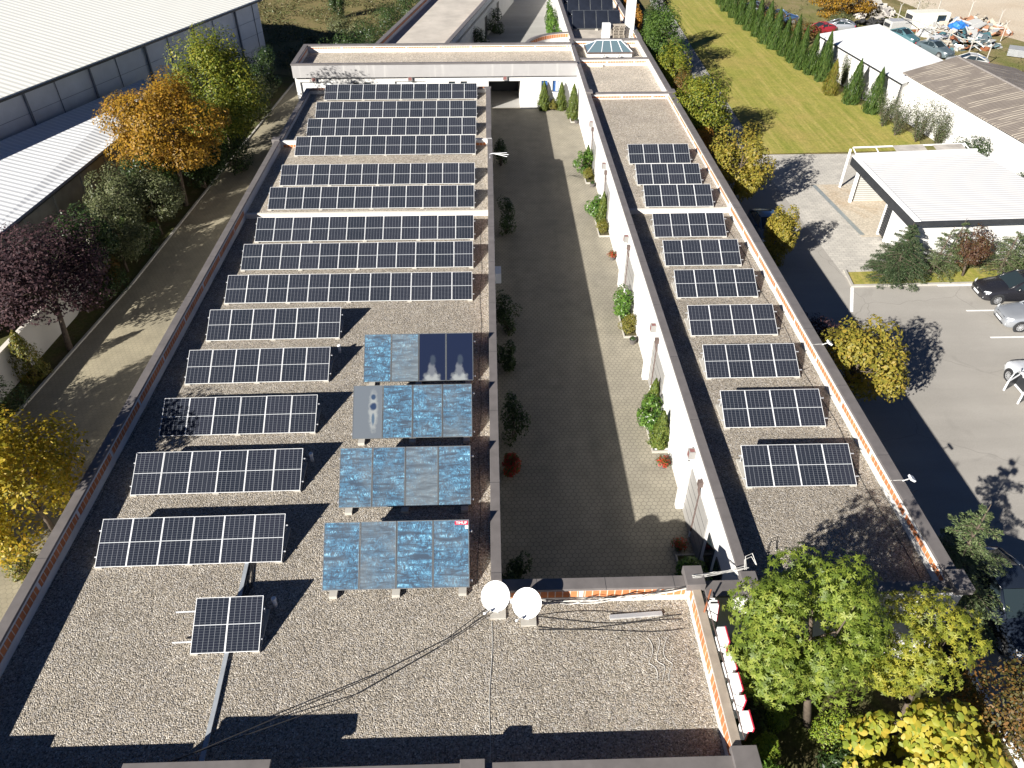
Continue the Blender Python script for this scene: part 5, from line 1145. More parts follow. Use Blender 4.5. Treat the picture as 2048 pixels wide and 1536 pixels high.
for i, (x, y, h, w_) in enumerate(((36.3, 70.3, 2.6, .7), (35.6, 73.0, 2.9, .7), (35.0, 75.6, 2.7, .6), (34.6, 62.4, 3.1, 1.2), (35.7, 60.9, 3.5, 1.2), (37.0, 60.0, 2.8, 1.3), (34.4, 64.6, 2.6, 1.0), (34.0, 78.5, 2.4, .6))):
    labs = ['silvery whip shrub against the white shed, first beyond its corner', 'silvery whip shrub against the white shed, second beyond its corner', 'silvery whip shrub against the white shed, third beyond its corner', 'silvery shrub at the lawn corner, left of the tallest', 'tallest silvery shrub at the lawn corner', 'dense silvery shrub at the right end of the lawn corner group', 'small silvery shrub at the left end of the lawn corner group', 'silvery whip shrub by the far corner of the white shed']
    t = thing('silver_shrub', labs[i], 'shrub', (x, y, 0), 0, 'silvery shrubs beside the lawn'); RNG = np.random.default_rng(200 + i); PP = []; mb = MB(); rr = random.Random(i)
    for k in range(22):
        a = rr.uniform(0, 6.28); tip = np.array([math.cos(a) * w_ * rr.uniform(.3, 1.1), math.sin(a) * w_ * rr.uniform(.3, 1.1), h * rr.uniform(.6, 1.1)])
        mb.tube([(0, 0, 0), tuple(tip * [.5, .5, .55]), tuple(tip)], [.02, .012, .004], 4)
        s_ = RNG.uniform(.15, 1, (120, 1)); PP.append(tip * s_ * np.concatenate([s_ ** .4, s_ ** .4, s_ ** 0], 1) + RNG.normal(size=(120, 3)) * .14)
    P_ = np.concatenate(PP); leaf_mesh('foliage', P_, rdir(len(P_)) + [0, 0, .4], .055, .45, mat_leaf('silver_leaf', [(.03, .042, .018), (.06, .08, .032), (.11, .13, .06), (.18, .19, .11)], .2) if i == 0 else bpy.data.materials['silver_leaf'], t); mb.build('stem', BARK, t)

# courtyard planting
BEDS = [(7.1, 24.4, 27.6), (7.1, 33.4, 36.4), (7.1, 45.0, 48.4), (7.1, 53.4, 56.6), (7.1, 66.2, 68.8), (7.0, 15.2, 18.6)]
for i, (x, y0, y1) in enumerate(BEDS):
    pb = thing('planter_bed', ['white pebble bed at the wall with two cypresses', 'kerbed bed holding a laurel and one clipped ball, near the middle door', 'kerbed bed with laurel, cypress and ball along the white wall', 'farther kerbed bed with laurel and a golden ball', 'farthest kerbed bed with one tall cypress', 'kerbed bed in the shade at the near courtyard corner'][i], 'planter', (x, y0, 0), 0, 'kerbed beds along the right courtyard wall')
    mb = MB(); mb.box(0, .06, 0, y1 - y0, 0, .12); mb.box(.06, .74, 0, .06, 0, .12); mb.box(.06, .74, y1 - y0 - .06, y1 - y0, 0, .12); mb.build('kerb', CONC, pb)
    mb = MB(); mb.box(.06, .74, .06, y1 - y0 - .06, 0, .06); mb.build('fill', WHITE if i == 0 else SOIL, pb)
GC = 'courtyard wall plants'
CY = mat_leaf('cypress_leaf', [(.04, .07, .012), (.08, .12, .02), (.13, .17, .028), (.18, .18, .035)], .25)
for i, (x, y, h, r, lab) in enumerate(((7.5, 24.9, 2.1, .42, 'nearest courtyard cypress, in the white pebble bed'), (7.55, 27.2, 2.1, .38, 'slim cypress behind the laurel of the pebble bed'), (7.55, 47.0, 2.3, .4, 'cypress between laurel and ball in the middle courtyard bed'), (7.5, 56.2, 1.9, .3, 'slim dark cypress behind the far laurel'), (7.4, 67.4, 3.0, .55, 'tall cypress standing alone at the far courtyard corner'), (4.9, 69.6, 2.6, .5, 'cypress under the left blue window of the gatehouse'), (6.5, 69.6, 2.5, .45, 'cypress under the right blue window of the gatehouse'))):
    cypress(lab, (x, y, 0), h, r, CY, 'courtyard cypresses', 110 + i, 'cypress', 6500, .06)
for i, (x, y, r, h, lab) in enumerate(((7.25, 26.2, .62, .85, 'glossy laurel bush between the two cypresses of the pebble bed'), (7.3, 35.6, .62, .85, 'round glossy laurel in the bed near the middle door'), (7.2, 47.7, .62, .8, 'glossy laurel beside the middle courtyard cypress'), (7.15, 55.2, .75, .95, 'large glossy laurel in the farther courtyard bed'), (7.3, 17.0, .6, .7, 'dark laurel in the shaded near courtyard corner'), (7.35, 15.9, .6, .8, 'second dark laurel in the shaded near courtyard corner'))):
    bush('laurel', lab, 'shrub', (x, y, .03), (r, r * 1.15, h), 1500, .085, LLAUR, 'laurels along the courtyard wall', seed=130 + i, aspect=.34, k=12)
BALL = mat_leaf('ball_leaf', [(.07, .08, .014), (.13, .135, .02), (.19, .17, .03), (.22, .15, .04)], .25)
for i, (x, y, r, lab) in enumerate(((7.4, 34.1, .45, 'clipped golden ball shrub below the round laurel'), (7.45, 45.7, .45, 'clipped golden ball shrub below the middle cypress'), (7.4, 54.1, .42, 'clipped golden ball shrub below the far laurel'), (5.75, 69.6, .42, 'clipped ball shrub between the two gatehouse cypresses'))):
    bush('ball_shrub', lab, 'shrub', (x, y, .02), (r, r, r), 2000, .035, BALL, 'clipped ball shrubs', seed=140 + i, k=10, lump=.55)
for i, (x, y, lab, fl) in enumerate(((7.4, 23.5, 'pot of red geraniums beside the nearest pilaster', 1), (7.5, 32.9, 'empty grey pot with sparse leaves below the clipped ball', 0), (7.6, 42.0, 'pot of red autumn flowers beside the middle pilaster', 1), (7.55, 52.9, 'small dark pot on the paving near the fourth pilaster', 0), (7.6, 66.1, 'dark pot beside the tall lone cypress', 0), (7.2, 18.9, 'pot of dark red geraniums in the shade of the near corner', 1))):
    t = thing('flower_pot', lab, 'flower pot', (x, y, 0), 0, 'pots along the courtyard wall')
    mb = MB(); mb.lathe([(.13, 0), (.19, .28), (.205, .30), (.17, .30), (.15, .25)], 16); mb.build('pot', TERRA, t, smooth=False)
    RNG = np.random.default_rng(300 + i); n = 420 if fl else 150
    d_ = rdir(n); d_[:, 2] = np.abs(d_[:, 2]); P_ = d_ * RNG.uniform(.1, .38 if fl else .16, (n, 1)) + [0, 0, .32]
    leaf_mesh('foliage', P_, d_ + [0, 0, .5], .045, .6, LFLOW if fl else LDARK, t)
for i, (x, y, r, h, lab) in enumerate(((.75, 57.0, .55, 1.0, 'dark shrub on the shaded courtyard side beside the aerial'), (.85, 45.8, .65, 1.2, 'round headed dark tree on the shaded courtyard side'), (.75, 34.4, .6, 1.2, 'dark shrub below the air conditioning unit'), (.8, 25.6, .6, 1.25, 'dark tall shrub on the shaded side level with the collectors'), (.7, 17.4, .55, .6, 'dark shrub in the shaded near left courtyard corner'), (.65, 30.9, .5, .9, 'narrow dark shrub between air conditioner and collectors'), (.6, 23.4, .35, .4, 'low reddish shrub on the shaded courtyard side'))):
    bush('courtyard_shrub', lab, 'shrub', (x, y, 0), (r, r * 1.4, h), 1400, .07, LDARK if i < 6 else LFLOW, 'dark shrubs on the shaded courtyard side', seed=150 + i)
bush('rear_hedge', 'bright green creeper hedge on the rear yard wall', 'hedge', (7.5, 92, 0), (.8, 8.0, 1.6), 6500, .10, LLAUR, seed=160, k=40, lump=.35)
for i, (x, y) in enumerate(((-2.4, 80.5), (-1.0, 88.0), (.6, 96.0))):
    bush('rear_yard_shrub', ['nearest dark shrub against the rear left wing', 'middle dark shrub against the rear left wing', 'farthest dark shrub against the rear left wing'][i], 'shrub', (x, y, 0), (1.1, 1.6, 1.3), 1800, .09, LDARK, 'dark shrubs against the rear left wing', seed=170 + i)
# scrub behind the gatehouse
RNG = np.random.default_rng(77); n = 52000
P_ = np.stack([RNG.uniform(-44, -4, n), RNG.uniform(82, 160, n), RNG.uniform(0, 1, n) ** 2 * .9], 1)
gx = np.sin(P_[:, 0] * .9 + 2 * np.sin(P_[:, 1] * .31)) + np.sin(P_[:, 1] * .7 + P_[:, 0] * .4); P_ = P_[(gx > -.5) & (P_[:, 0] < -12.5 + (P_[:, 1] - 77) * .2) & ((P_[:, 0] + 22) * .93 - (P_[:, 1] - 81) * .36 > -22)]
o = leaf_mesh('scrub_vegetation', P_, rdir(len(P_)) + [0, 0, .5], .17, .3, mat_leaf('scrub_leaf', [(.05, .065, .022), (.10, .11, .038), (.17, .14, .065), (.09, .12, .04), (.24, .18, .10)], .3)); o['kind'] = 'stuff'
for i, (x, y, a, b, c_) in enumerate(((-15.5, 84.0, 2.2, 2.2, 1.6), (-13.2, 88.0, 1.9, 2.6, 1.7), (-11.5, 94.5, 1.8, 2.6, 1.6), (-18.5, 88.0, 1.8, 2.0, 1.3), (-12.4, 81.0, 1.1, 2.0, 1.3), (-19.0, 104, 1.0, 1.3, 2.4), (-9.2, 102, 1.8, 3.0, 2.0), (-16.8, 95.0, 1.9, 2.0, 1.1))):
    bush('wild_bush', ['dark bramble bush nearest the gatehouse back parapet', 'tallest dark bush beside the rear left wing', 'dark bush farther along the rear left wing', 'olive bush at the left of the bramble thicket', 'small dark bush in the angle of the rear wings', 'slim upright bush standing in the dry meadow', 'farthest bush beside the rear left wing at the top edge', 'low spreading bush in the dry meadow behind the thicket'][i], 'shrub', (x, y, 0), (a, b, c_), 3000, .095, LDARK if i not in (3, 7) else LOLIV, 'wild bushes behind the gatehouse', seed=180 + i, k=22)
# ================================================================ CARS
def car(name, label, loc, rz, paint, L=4.4, W=1.8, Hh=1.47, group=None, style='hatch', doors_open=False, wheels=True, glass=None, plate=True, rim=None):
    """front at local x=0 looking towards -x, rear at x=L"""
    t = thing(name, label, 'car', loc, rz, group); gl = glass or GLASS
    # lower body: stations along the length
    hood = .30 * L if style != 'van' else .17 * L
    st = [(0.0, .60, .34, .56), (.06, .78, .24, .66), (.22, .88, .20, .74), (.55, .95, .18, .80), (hood * .75, .985, .18, .90), (hood, 1.0, .18, .96), (.5 * L, 1.0, .18, .97), (.75 * L, 1.0, .18, 1.0), (.9 * L, .97, .22, 1.0), (.965 * L, .90, .28, .97), (L, .76, .40, .86)]
    mb = MB(); ring = []
    for (x, w_, z0, z1) in st:
        hw = W / 2 * w_; h_ = z1 - z0
        r = [(x, -hw * .90, z0), (x, -hw * .985, z0 + .10 * h_), (x, -hw, z0 + .45 * h_), (x, -hw * .985, z0 + .72 * h_), (x, -hw * .93, z0 + .93 * h_), (x, -hw * .84, z1), (x, -hw * .45, z1 + .035), (x, 0, z1 + .045)]
        r += [(a, -b, c) for a, b, c in r[-2::-1]]; ring.append(r)
    m_ = len(ring[0]); vs = [p for r in ring for p in r]; fs = []
    for i in range(len(st) - 1):
        for k in range(m_ - 1): fs.append((i * m_ + k, i * m_ + k + 1, (i + 1) * m_ + k + 1, (i + 1) * m_ + k))
        fs.append((i * m_ + m_ - 1, i * m_, (i + 1) * m_, (i + 1) * m_ + m_ - 1))
    fs.append(tuple(range(m_))[::-1]); e = (len(st) - 1) * m_; fs.append(tuple(e + k for k in range(m_)))
    mb.add(vs, [f[::-1] for f in fs]); body = mb.build('body', paint, t, smooth=True)
    # greenhouse
    xr = {'hatch': (hood - .05, hood + .85, .70 * L, .955 * L), 'sedan': (hood - .05, hood + .85, .66 * L, .86 * L), 'van': (hood - .1, hood + .6, .93 * L, .985 * L)}[style]
    zb = .93; hb = W / 2 * .885; hr_ = W / 2 * .68; zt = Hh - .03
    G_ = [(xr[0], -hb * .88, zb), (xr[0], hb * .88, zb), (xr[3], hb * .86, zb), (xr[3], -hb * .86, zb), (xr[1], -hr_, zt), (xr[1], hr_, zt), (xr[2], hr_ * .97, zt - .03), (xr[2], -hr_ * .97, zt - .03)]
    mid = (xr[0] + .55, 0)
    bl = [(xr[1] - .1, -hb, zb), (xr[2] + .1, -hb, zb)]
    def quad(name, pts, m, off=0):
        q = MB(); q.add(pts, [tuple(range(len(pts)))]); return q.build(name, m, t)
    b0 = (xr[0] + .35, -hb, zb); b1 = (xr[3] - .22, -hb, zb + .02)
    mir = lambda p: (p[0], -p[1], p[2])
    cab = MB()   # dark cabin volume just inside the glass
    ins = [(xr[0] + .06, -hb * .84, zb - .02), (xr[0] + .06, hb * .84, zb - .02), (xr[3] - .06, hb * .8, zb - .02), (xr[3] - .06, -hb * .8, zb - .02), (xr[1] + .05, -hr_ * .95, zt - .03), (xr[1] + .05, hr_ * .95, zt - .03), (xr[2] - .05, hr_ * .92, zt - .06), (xr[2] - .05, -hr_ * .92, zt - .06)]
    cab.add(ins, [(3, 2, 1, 0), (4, 5, 6, 7), (0, 1, 5, 4), (1, 2, 6, 5), (2, 3, 7, 6), (3, 0, 4, 7)]); cab.build('cabin', DARK, t)
    quad('windscreen', [(xr[0], -hb * .88, zb), (xr[0], hb * .88, zb), (xr[1], hr_ * .96, zt - .01), (xr[1], -hr_ * .96, zt - .01)][::-1], gl)
    quad('rear_window', [(xr[3], -hb * .82, zb + .05), (xr[3], hb * .82, zb + .05), (xr[2], hr_ * .92, zt - .04), (xr[2], -hr_ * .92, zt - .04)], gl)
    for s_ in (0, 1):
        f = (lambda p: p) if s_ == 0 else mir
        q = [f(b0), f(b1), f((xr[2], -hr_ * .97, zt - .04)), f((xr[1], -hr_, zt - .02))]
        a0 = f((xr[0], -hb * .88, zb))
        if not (doors_open and s_ == 0): quad('side_window', q if s_ == 0 else q[::-1], gl)
        pm = MB(); pm.tube([a0, f((xr[1], -hr_, zt - .01))], [.055, .045], 6); pm.tube([f((xr[1], -hr_, zt - .01)), f((xr[2], -hr_ * .97, zt - .03))], .04, 6); pm.tube([f((xr[3], -hb * .86, zb)), f((xr[2], -hr_ * .97, zt - .03))], [.09, .06], 6)
        xm = (xr[0] + xr[3]) / 2 + .15; pm.tube([f((xm, -hb * .99, zb)), f((xm + .06, -hr_ * .985, zt - .03))], .03, 5)
        pm.add([a0, f(b0), f((xr[1], -hr_, zt - .02))], [(0, 1, 2) if s_ == 0 else (2, 1, 0)])
        pm.build('pillar', paint, t, smooth=True)
        mm = MB(); TT = Matrix.Translation(f((xr[0] + .5, -hb - .12, zb + .1))); mm.lathe([(.02, -.06), (.085, -.05), (.10, .03), (.05, .085), (.01, .09)], 10, 0, TT @ Matrix.Diagonal((.7, 1.1, 1, 1))); mm.build('mirror', paint, t, smooth=True)
    rm = MB(); n = 5; vs = []
    for i in range(n):
        u = i / (n - 1); x = xr[1] + (xr[2] - xr[1]) * u
        for k in range(7):
            v_ = k / 6 * 2 - 1; vs.append((x, v_ * hr_ * (1 - .03 * u), zt - .03 * u - .015 + .055 * (1 - v_ * v_) * (1 - .3 * (2 * u - 1) ** 2)))
    rm.add(vs, [(i * 7 + k, (i + 1) * 7 + k, (i + 1) * 7 + k + 1, i * 7 + k + 1) for i in range(n - 1) for k in range(6)]); rm.build('roof', paint, t, smooth=True)
    # lights, grille, plate
    for s_ in (-1, 1):
        q = MB(); hx = lambda y, z: None
        y0, y1 = s_ * W * .30, s_ * W * .455
        q.add([(.052, y0, .62), (.235, y1, .66), (.36, y1 * .985, .80), (.13, y0, .715)], [(0, 1, 2, 3) if s_ < 0 else (3, 2, 1, 0)]); h = q.build('headlight', LAMP, t)
        h.location = (-.012, s_ * .012, .015)
        q = MB(); q.box(.05, .09, s_ * W * .34 - .09, s_ * W * .34 + .09, .36, .43); q.build('fog_light', LAMP, t)
        q = MB(); q.box(L - .09, L - .02, s_ * W * .36 - .1, s_ * W * .36 + .1, .72, .86); q.build('tail_light', RED, t)
    q = MB(); q.add([(-.012, -W * .2, .50), (-.012, W * .2, .50), (.045, W * .22, .68), (.045, -W * .22, .68)], [(3, 2, 1, 0)]); q.build('grille', DARK, t)
    q = MB(); q.box(-.006, .03, -W * .27, W * .27, .26, .34); q.build('lower_grille', DARK, t)
    if plate: q = MB(); q.box(-.032, -.008, -.26, .26, .37, .48); q.build('number_plate', PLATE, t)
    q = MB(); q.lathe([(.05, 0), (.05, .012)], 14, 0, Matrix.Translation((-.005, 0, .62)) @ Matrix.Rotation(rad(-75), 4, 'Y')); q.build('badge', RIM, t)
    if wheels:
        for xw in (.185 * L, .805 * L):
            for s_ in (-1, 1):
                TT = Matrix.Translation((xw, s_ * (W / 2 - .015), .325)) @ Matrix.Rotation(rad(90) * -s_, 4, 'X')
                q = MB(); q.lathe([(.39, -.02), (.39, .004), (.33, .006)], 22, 0, TT); q.build('wheel_arch', DARK, t)
                q = MB(); q.lathe([(.21, -.2), (.30, -.2), (.325, -.17), (.325, -.01), (.30, .03), (.225, .03), (.21, .015)], 26, 0, TT); w_ = q.build('wheel', RUBBER, t, smooth=True)
                q = MB(); q.lathe([(.225, -.03), (.225, .026), (.20, .02), (.19, .0), (.19, -.02)], 22, 0, TT)
                for k in range(10):
                    a = k * math.pi / 5; q.box(.03, .20, -.022, .022, .0, .025, 0, TT @ Matrix.Rotation(a, 4, 'Z'))
                q.lathe([(.05, .0), (.05, .032), (.02, .036)], 12, 0, TT); q.build('rim', rim or RIM, w_)
    if doors_open:
        # left-hand openings: dark interior, sill and two doors swung out
        q = MB(); q.box(hood + .12, hood + 1.12, -W / 2 - .004, -W / 2 + .01, .34, .95); q.box(hood + 1.2, hood + 2.05, -W / 2 - .004, -W / 2 + .01, .34, .95); q.build('door_opening', DARK, t)
        q = MB(); q.box(hood + .1, hood + 2.1, -W / 2 - .01, -W / 2 + .06, .22, .33); q.build('door_sill', paint, t)
        for x0, l_ in ((hood + .1, 1.05), (hood + 1.2, .9)):
            TT = Matrix.Translation((x0, -W / 2 - .02, 0)) @ Matrix.Rotation(rad(-58), 4, 'Z')
            q = MB(); q.add([(0, -.05, .3), (l_, -.05, .32), (l_, -.05, .95), (0, -.05, .93), (0, .04, .3), (l_, .04, .32), (l_, .04, .95), (0, .04, .93)], [(3, 2, 1, 0), (4, 5, 6, 7), (0, 1, 5, 4), (1, 2, 6, 5), (2, 3, 7, 6), (3, 0, 4, 7)][::1], 0, TT)
            d_ = q.build('door', paint, t, bevel=.03)
            q = MB(); q.add([(.03, .041, .34), (l_ - .05, .041, .36), (l_ - .05, .041, .92), (.03, .041, .9)], [(3, 2, 1, 0)], 0, TT); q.build('door_trim', DARK, d_)
            q = MB(); q.tube([tuple(TT @ Vector((0, 0, .94))), tuple(TT @ Vector((.42, .06, Hh - .08))), tuple(TT @ Vector((l_ - .05, .06, Hh - .06))), tuple(TT @ Vector((l_, 0, .95)))], .028, 5); q.build('window_frame', paint, d_)
            q = MB(); q.add([tuple(TT @ Vector(p)) for p in ((.05, 0, .95), (l_ - .03, 0, .95), (l_ - .06, .055, Hh - .08), (.43, .055, Hh - .1))], [(0, 1, 2, 3)]); q.build('window_pane', gl, d_)
    return t
P_BLACK = mat_paint('black_paint', (.018, .018, .022)); P_SILV = mat_paint('silver_paint', (.40, .42, .45), .3, .5); P_WHITE = mat_paint('white_car_paint', (.72, .73, .75)); P_NAVY = mat_paint('navy_paint', (.016, .022, .035)); P_BLUE = mat_paint('blue_paint', (.05, .10, .19), .3, .3)
P_TEAL = mat_paint('faded_teal_paint', (.045, .12, .14), .55); P_GREYB = mat_paint('grey_blue_paint', (.085, .115, .13), .45); P_RED = mat_paint('red_paint', (.30, .02, .03), .4); P_OLDW = mat_paint('dull_white_paint', (.40, .40, .39), .7)
car('parked_car', 'black hatchback parked nose out beside the planting strip kerb', (28.5, 37.05, 0), rad(-2), P_BLACK, 4.5, 1.84, 1.48)
car('parked_car', 'silver hatchback parked next to the black car', (28.35, 34.3, 0), rad(-4), P_SILV, 4.4, 1.82, 1.48)
car('parked_car', 'white car with both left doors standing open, at the right picture edge', (27.05, 30.0, 0), rad(-90), P_WHITE, 4.6, 1.88, 1.52, doors_open=True)
car('parked_car', 'dark navy car with chrome wheels standing by the front garden, partly under the cedar', (18.55, 13.35, 0), rad(90), P_NAVY, 4.7, 1.9, 1.6)
car('parked_car', 'dark blue car half hidden behind the narrow yellow tree', (18.2, 42.6, 0), rad(88), P_BLUE, 4.4, 1.8, 1.46)
car('wrecked_car', 'grey blue old saloon abandoned behind the white shed', (49.8, 83.9, 0), rad(112), P_GREYB, 4.3, 1.7, 1.4, 'scrap cars in the yard', 'sedan', plate=False)
car('wrecked_car', 'teal scrapped hatchback behind the far corner of the white shed', (48.6, 89.4, 0), rad(116), P_TEAL, 3.7, 1.6, 1.4, 'scrap cars in the yard', wheels=False, plate=False)
car('wrecked_car', 'stripped white car shell beside the brown roofed shed', (48.3, 81.9, 0), rad(-20), P_OLDW, 4.0, 1.65, 1.4, 'scrap cars in the yard', wheels=False, plate=False)
car('wrecked_car', 'crushed red car behind the thuja hedge, next to the white shed', (37.3, 93.6, .1), rad(15), P_RED, 3.6, 1.6, 1.3, 'scrap cars in the yard', wheels=False, plate=False)
car('wrecked_car', 'silver wreck right behind the red one', (39.6, 95.6, .2), rad(-15), P_SILV, 3.9, 1.65, 1.3, 'scrap cars in the yard', wheels=False, plate=False)
car('wrecked_car', 'blue grey wreck among the bushes at the top of the yard', (36.2, 103.5, 0), rad(150), P_GREYB, 4.1, 1.7, 1.4, 'scrap cars in the yard', 'sedan', plate=False)
car('wrecked_car', 'dark blue wreck beyond the thuja hedge at the top of the yard', (38.5, 99.8, 0), rad(170), P_BLUE, 4.2, 1.7, 1.4, 'scrap cars in the yard', plate=False)

# ---------------------------------------------------------------- scrap yard
def van_shell(name, label, loc, rz, L, W, Hh, m):
    t = thing(name, label, 'van body', loc, rz, 'van bodies in the scrap yard')
    q = MB(); q.box(0, L, -W / 2, W / 2, .3, Hh); q.build('shell', m, t, bevel=.12)
    q = MB(); q.box(-.01, .0, -W / 2 + .2, W / 2 - .2, .6, Hh - .3); q.build('rear_opening', DARK, t)
    for s_ in (-1, 1): q = MB(); q.box(L * .65, L * .88, s_ * W / 2 - .01, s_ * W / 2 + .01, 1.1, Hh - .25); q.build('window', GLASS, t)
    q = MB(); q.box(.4, L - .4, -W / 2 + .1, W / 2 - .1, .05, .3); q.build('chassis', RUST, t)
van_shell('van_body', 'cream van body standing on the rubble of the yard', (50.3, 96.0, 0), rad(3), 4.6, 2.0, 2.1, plain('cream_van', (.70, .68, .58), .5, 0, .08))
van_shell('van_body', 'low white van body lying left of the cream one', (47.6, 95.4, 0), rad(8), 2.8, 1.6, 1.3, P_OLDW)
SC = [P_OLDW, P_GREYB, RUST, ALU, P_TEAL, WOOD]
def heap(name, label, cat, c, R3, n, mats, seed, smin=.3, smax=1.3):
    rr = random.Random(seed); t = thing(name, label, cat, (c[0], c[1], 0))
    for k, m in enumerate(mats):
        mb = MB()
        for j in range(n // len(mats)):
            a = rr.uniform(0, 6.28); q = math.sqrt(rr.random()); x, y = math.cos(a) * q * R3[0], math.sin(a) * q * R3[1]; z = max(.1, R3[2] * (1 - q * q) * rr.uniform(.3, 1.1))
            T_ = Matrix.Translation((x, y, z)) @ Matrix.Rotation(rr.uniform(-.7, .7), 4, 'X') @ Matrix.Rotation(rr.uniform(-.7, .7), 4, 'Y') @ Matrix.Rotation(rr.uniform(0, 6.28), 4, 'Z')
            s_ = rr.uniform(smin, smax); mb.box(-s_ / 2, s_ / 2, -s_ * rr.uniform(.2, .5), s_ * rr.uniform(.2, .5), -.04, rr.uniform(.0, .16), 0, T_)
        p = mb.build('scrap_metal', m, t); p['kind'] = 'stuff'
    return t
heap('scrap_heap', 'heap of mixed white and grey car panels in the yard grass', 'scrap heap', (54.0, 89.6), (4.0, 2.4, 1.6), 190, SC, 1)
heap('scrap_heap', 'heap of white sheet metal and doors behind the first panel heap', 'scrap heap', (53.0, 93.4), (1.9, 1.3, 1.3), 80, [P_OLDW, P_OLDW, ALU, WOOD], 2)
heap('rubbish_heap', 'rubbish heap of boards and sheets around a blue tarpaulin', 'rubbish heap', (58.3, 95.6), (4.2, 2.8, 1.2), 120, [P_OLDW, plain('orange_board', (.28, .14, .08), .8), plain('pale_board', (.4, .36, .29), .8)], 3, .5, 1.7)
heap('rubble_heap', 'pale heap of broken concrete slabs beside the rusty bush', 'rubble', (48.8, 104.0), (3.6, 2.6, 1.4), 110, [plain('pale_rubble', (.42, .395, .355), .9), plain('grey_rubble', (.32, .30, .28), .9)], 4)
heap('rubbish_heap', 'scattered rubble and planks at the right end of the yard', 'rubbish heap', (50.0, 67.5), (2.6, 2.0, .7), 60, [WOOD, plain('tan_board', (.50, .36, .2), .8)], 6, .4, 1.4)
tp = MB(); rr = random.Random(9); g = 9
vs = [(2.6 * (i / g - .5) + rr.uniform(-.1, .1), 2.2 * (j / g - .5) + rr.uniform(-.1, .1), .5 + .7 * math.exp(-((i - 4.5) ** 2 + (j - 4.5) ** 2) / 9) + rr.uniform(-.14, .14)) for i in range(g + 1) for j in range(g + 1)]
tp.add(vs, [(i * (g + 1) + j, (i + 1) * (g + 1) + j, (i + 1) * (g + 1) + j + 1, i * (g + 1) + j + 1) for i in range(g) for j in range(g)])
o = tp.build('tarpaulin', plain('blue_tarpaulin', (.03, .16, .50), .45, 0, .15), None); o.location = (55.6, 94.2, .25); tag(o, 'crumpled bright blue tarpaulin over the rubbish', 'tarpaulin')
ty = thing('tyre_pile', 'pile of old black tyres between the rusty bush and the white shed', 'tyres', (47.2, 97.6, 0)); rr = random.Random(12)
for k in range(46):
    a = rr.uniform(0, 6.28); q = math.sqrt(rr.random()); x, y = math.cos(a) * q * 3.6, math.sin(a) * q * 2.0
    T_ = Matrix.Translation((x, y, .15 + 1.0 * (1 - q) * rr.uniform(.3, 1))) @ Matrix.Rotation(rr.uniform(-.9, .9), 4, 'X') @ Matrix.Rotation(rr.uniform(-.9, .9), 4, 'Y')
    mb = MB(); mb.lathe([(.19, -.1), (.29, -.1), (.33, -.05), (.33, .05), (.29, .1), (.19, .1), (.19, -.1)], 14, 0, T_); mb.f = mb.f[:-2]; mb.mi = mb.mi[:-2]; mb.build('tyre', RUBBER, ty)
st_ = thing('sheet_stack', 'stack of grey corrugated sheets at the right picture edge', 'sheets', (58.6, 85.0, 0), rad(-32))
for k in range(7): mb = MB(); mb.box(-1.6 + .05 * math.sin(k * 3), 3.4, -1.0, 1.0, .1 + k * .1, .16 + k * .1); mb.build('sheet', plain('grey_sheet', (.36, .37, .38), .6, .2) if k == 0 else bpy.data.materials['grey_sheet'], st_)
FP = [(50.8, 99.6), (53.8, 101.2), (56.8, 101.8), (48.6, 97.2), (49.6, 92.0), (50.9, 87.2), (51.9, 84.2), (52.6, 81.8), (60.3, 100.6), (59.3, 91.0), (61.5, 96.0), (62.3, 88.0)]
pp = None
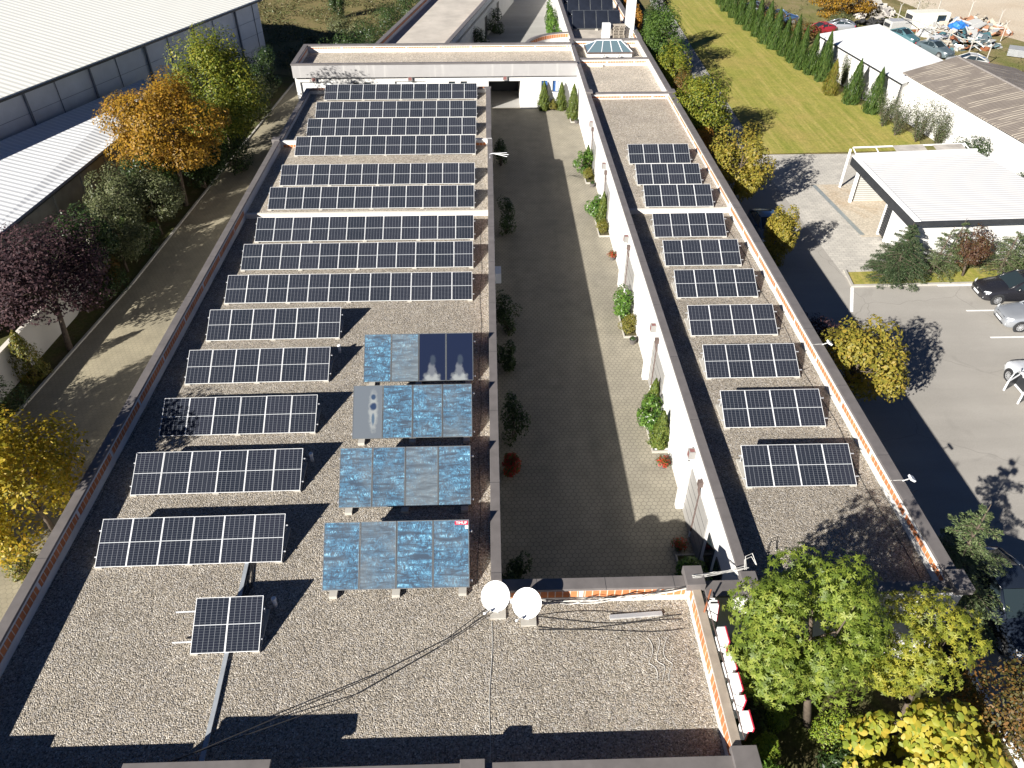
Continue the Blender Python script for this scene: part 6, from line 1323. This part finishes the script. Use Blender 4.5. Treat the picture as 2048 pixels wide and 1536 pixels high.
WHF = [ 'beside the pale concrete heap', 'second from the pale concrete heap', 'third from the pale concrete heap', 'by the tyre pile', 'right of the teal scrapped hatchback', 'right of the grey blue saloon', 'between the saloon and the stripped white shell', 'right of the stripped white shell', 'at the edge of the pale dirt field', 'right of the scrap panel heap', 'standing right of the rubbish heap', 'beside the stacked sheets']
for i, (x, y) in enumerate(FP):
    t = thing('fence_post', 'forked concrete fence post ' + WHF[i], 'fence post', (x, y, 0), .3 * i, 'concrete fence posts of the scrap yard')
    mb = MB(); mb.box(-.045, .045, -.045, .045, 0, 2.0); mb.tube([(0, 0, 1.95), (.22, 0, 2.25)], .03, 5); mb.tube([(0, 0, 1.95), (-.22, 0, 2.25)], .03, 5); mb.build('post', CONC, t)
mb = MB()
for a, b in zip(FP[3:8], FP[4:8]): mb.tube([(a[0], a[1], 1.9), ((a[0] + b[0]) / 2, (a[1] + b[1]) / 2, 1.7), (b[0], b[1], 1.9)], .05, 5)
tag(mb.build('fence_rail', CONC), 'pale rail strung between the fence posts behind the scrap cars', 'fence rail')
tree('rusty_bush', 'wide rusty orange bush above the tyre pile', 'shrub', (44.6, 102.0, 0), (44.5, 102.5, 1.7), (4.2, 2.6, 1.9), 6500, 34, .11, LGOLD, None, .34, seed=95, tr=.1)
for i, (x, y, a, m_, lab) in enumerate(((34.6, 96.0, 1.6, LRUST, 'brown twiggy bush behind the middle of the thuja row'), (36.5, 92.4, 1.5, LRUST, 'brown bush behind the thuja row near the red wreck'), (33.6, 101.0, 1.5, LPURP, 'dull purple bush behind the far thujas'), (42.6, 97.0, 1.3, LOLIV, 'grey olive bush left of the tyre pile'))):
    bush('yard_bush', lab, 'shrub', (x, y, 0), (a, a * 1.2, a * .75), 2000, .09, m_, 'bushes at the edge of the scrap yard', seed=190 + i)
RNG = np.random.default_rng(99); n = 7000
P_ = np.stack([RNG.uniform(32, 60, n), RNG.uniform(64, 116, n), RNG.uniform(0, .35, n)], 1); gx = np.sin(P_[:, 0] * .8 + np.sin(P_[:, 1] * .5) * 2); P_ = P_[(gx > .2) & (P_[:, 0] > 43) | (gx > .5) & (P_[:, 1] > 88)]
o = leaf_mesh('yard_weeds', P_, rdir(len(P_)) + [0, 0, .5], .12, .3, LOLIV); o['kind'] = 'stuff'
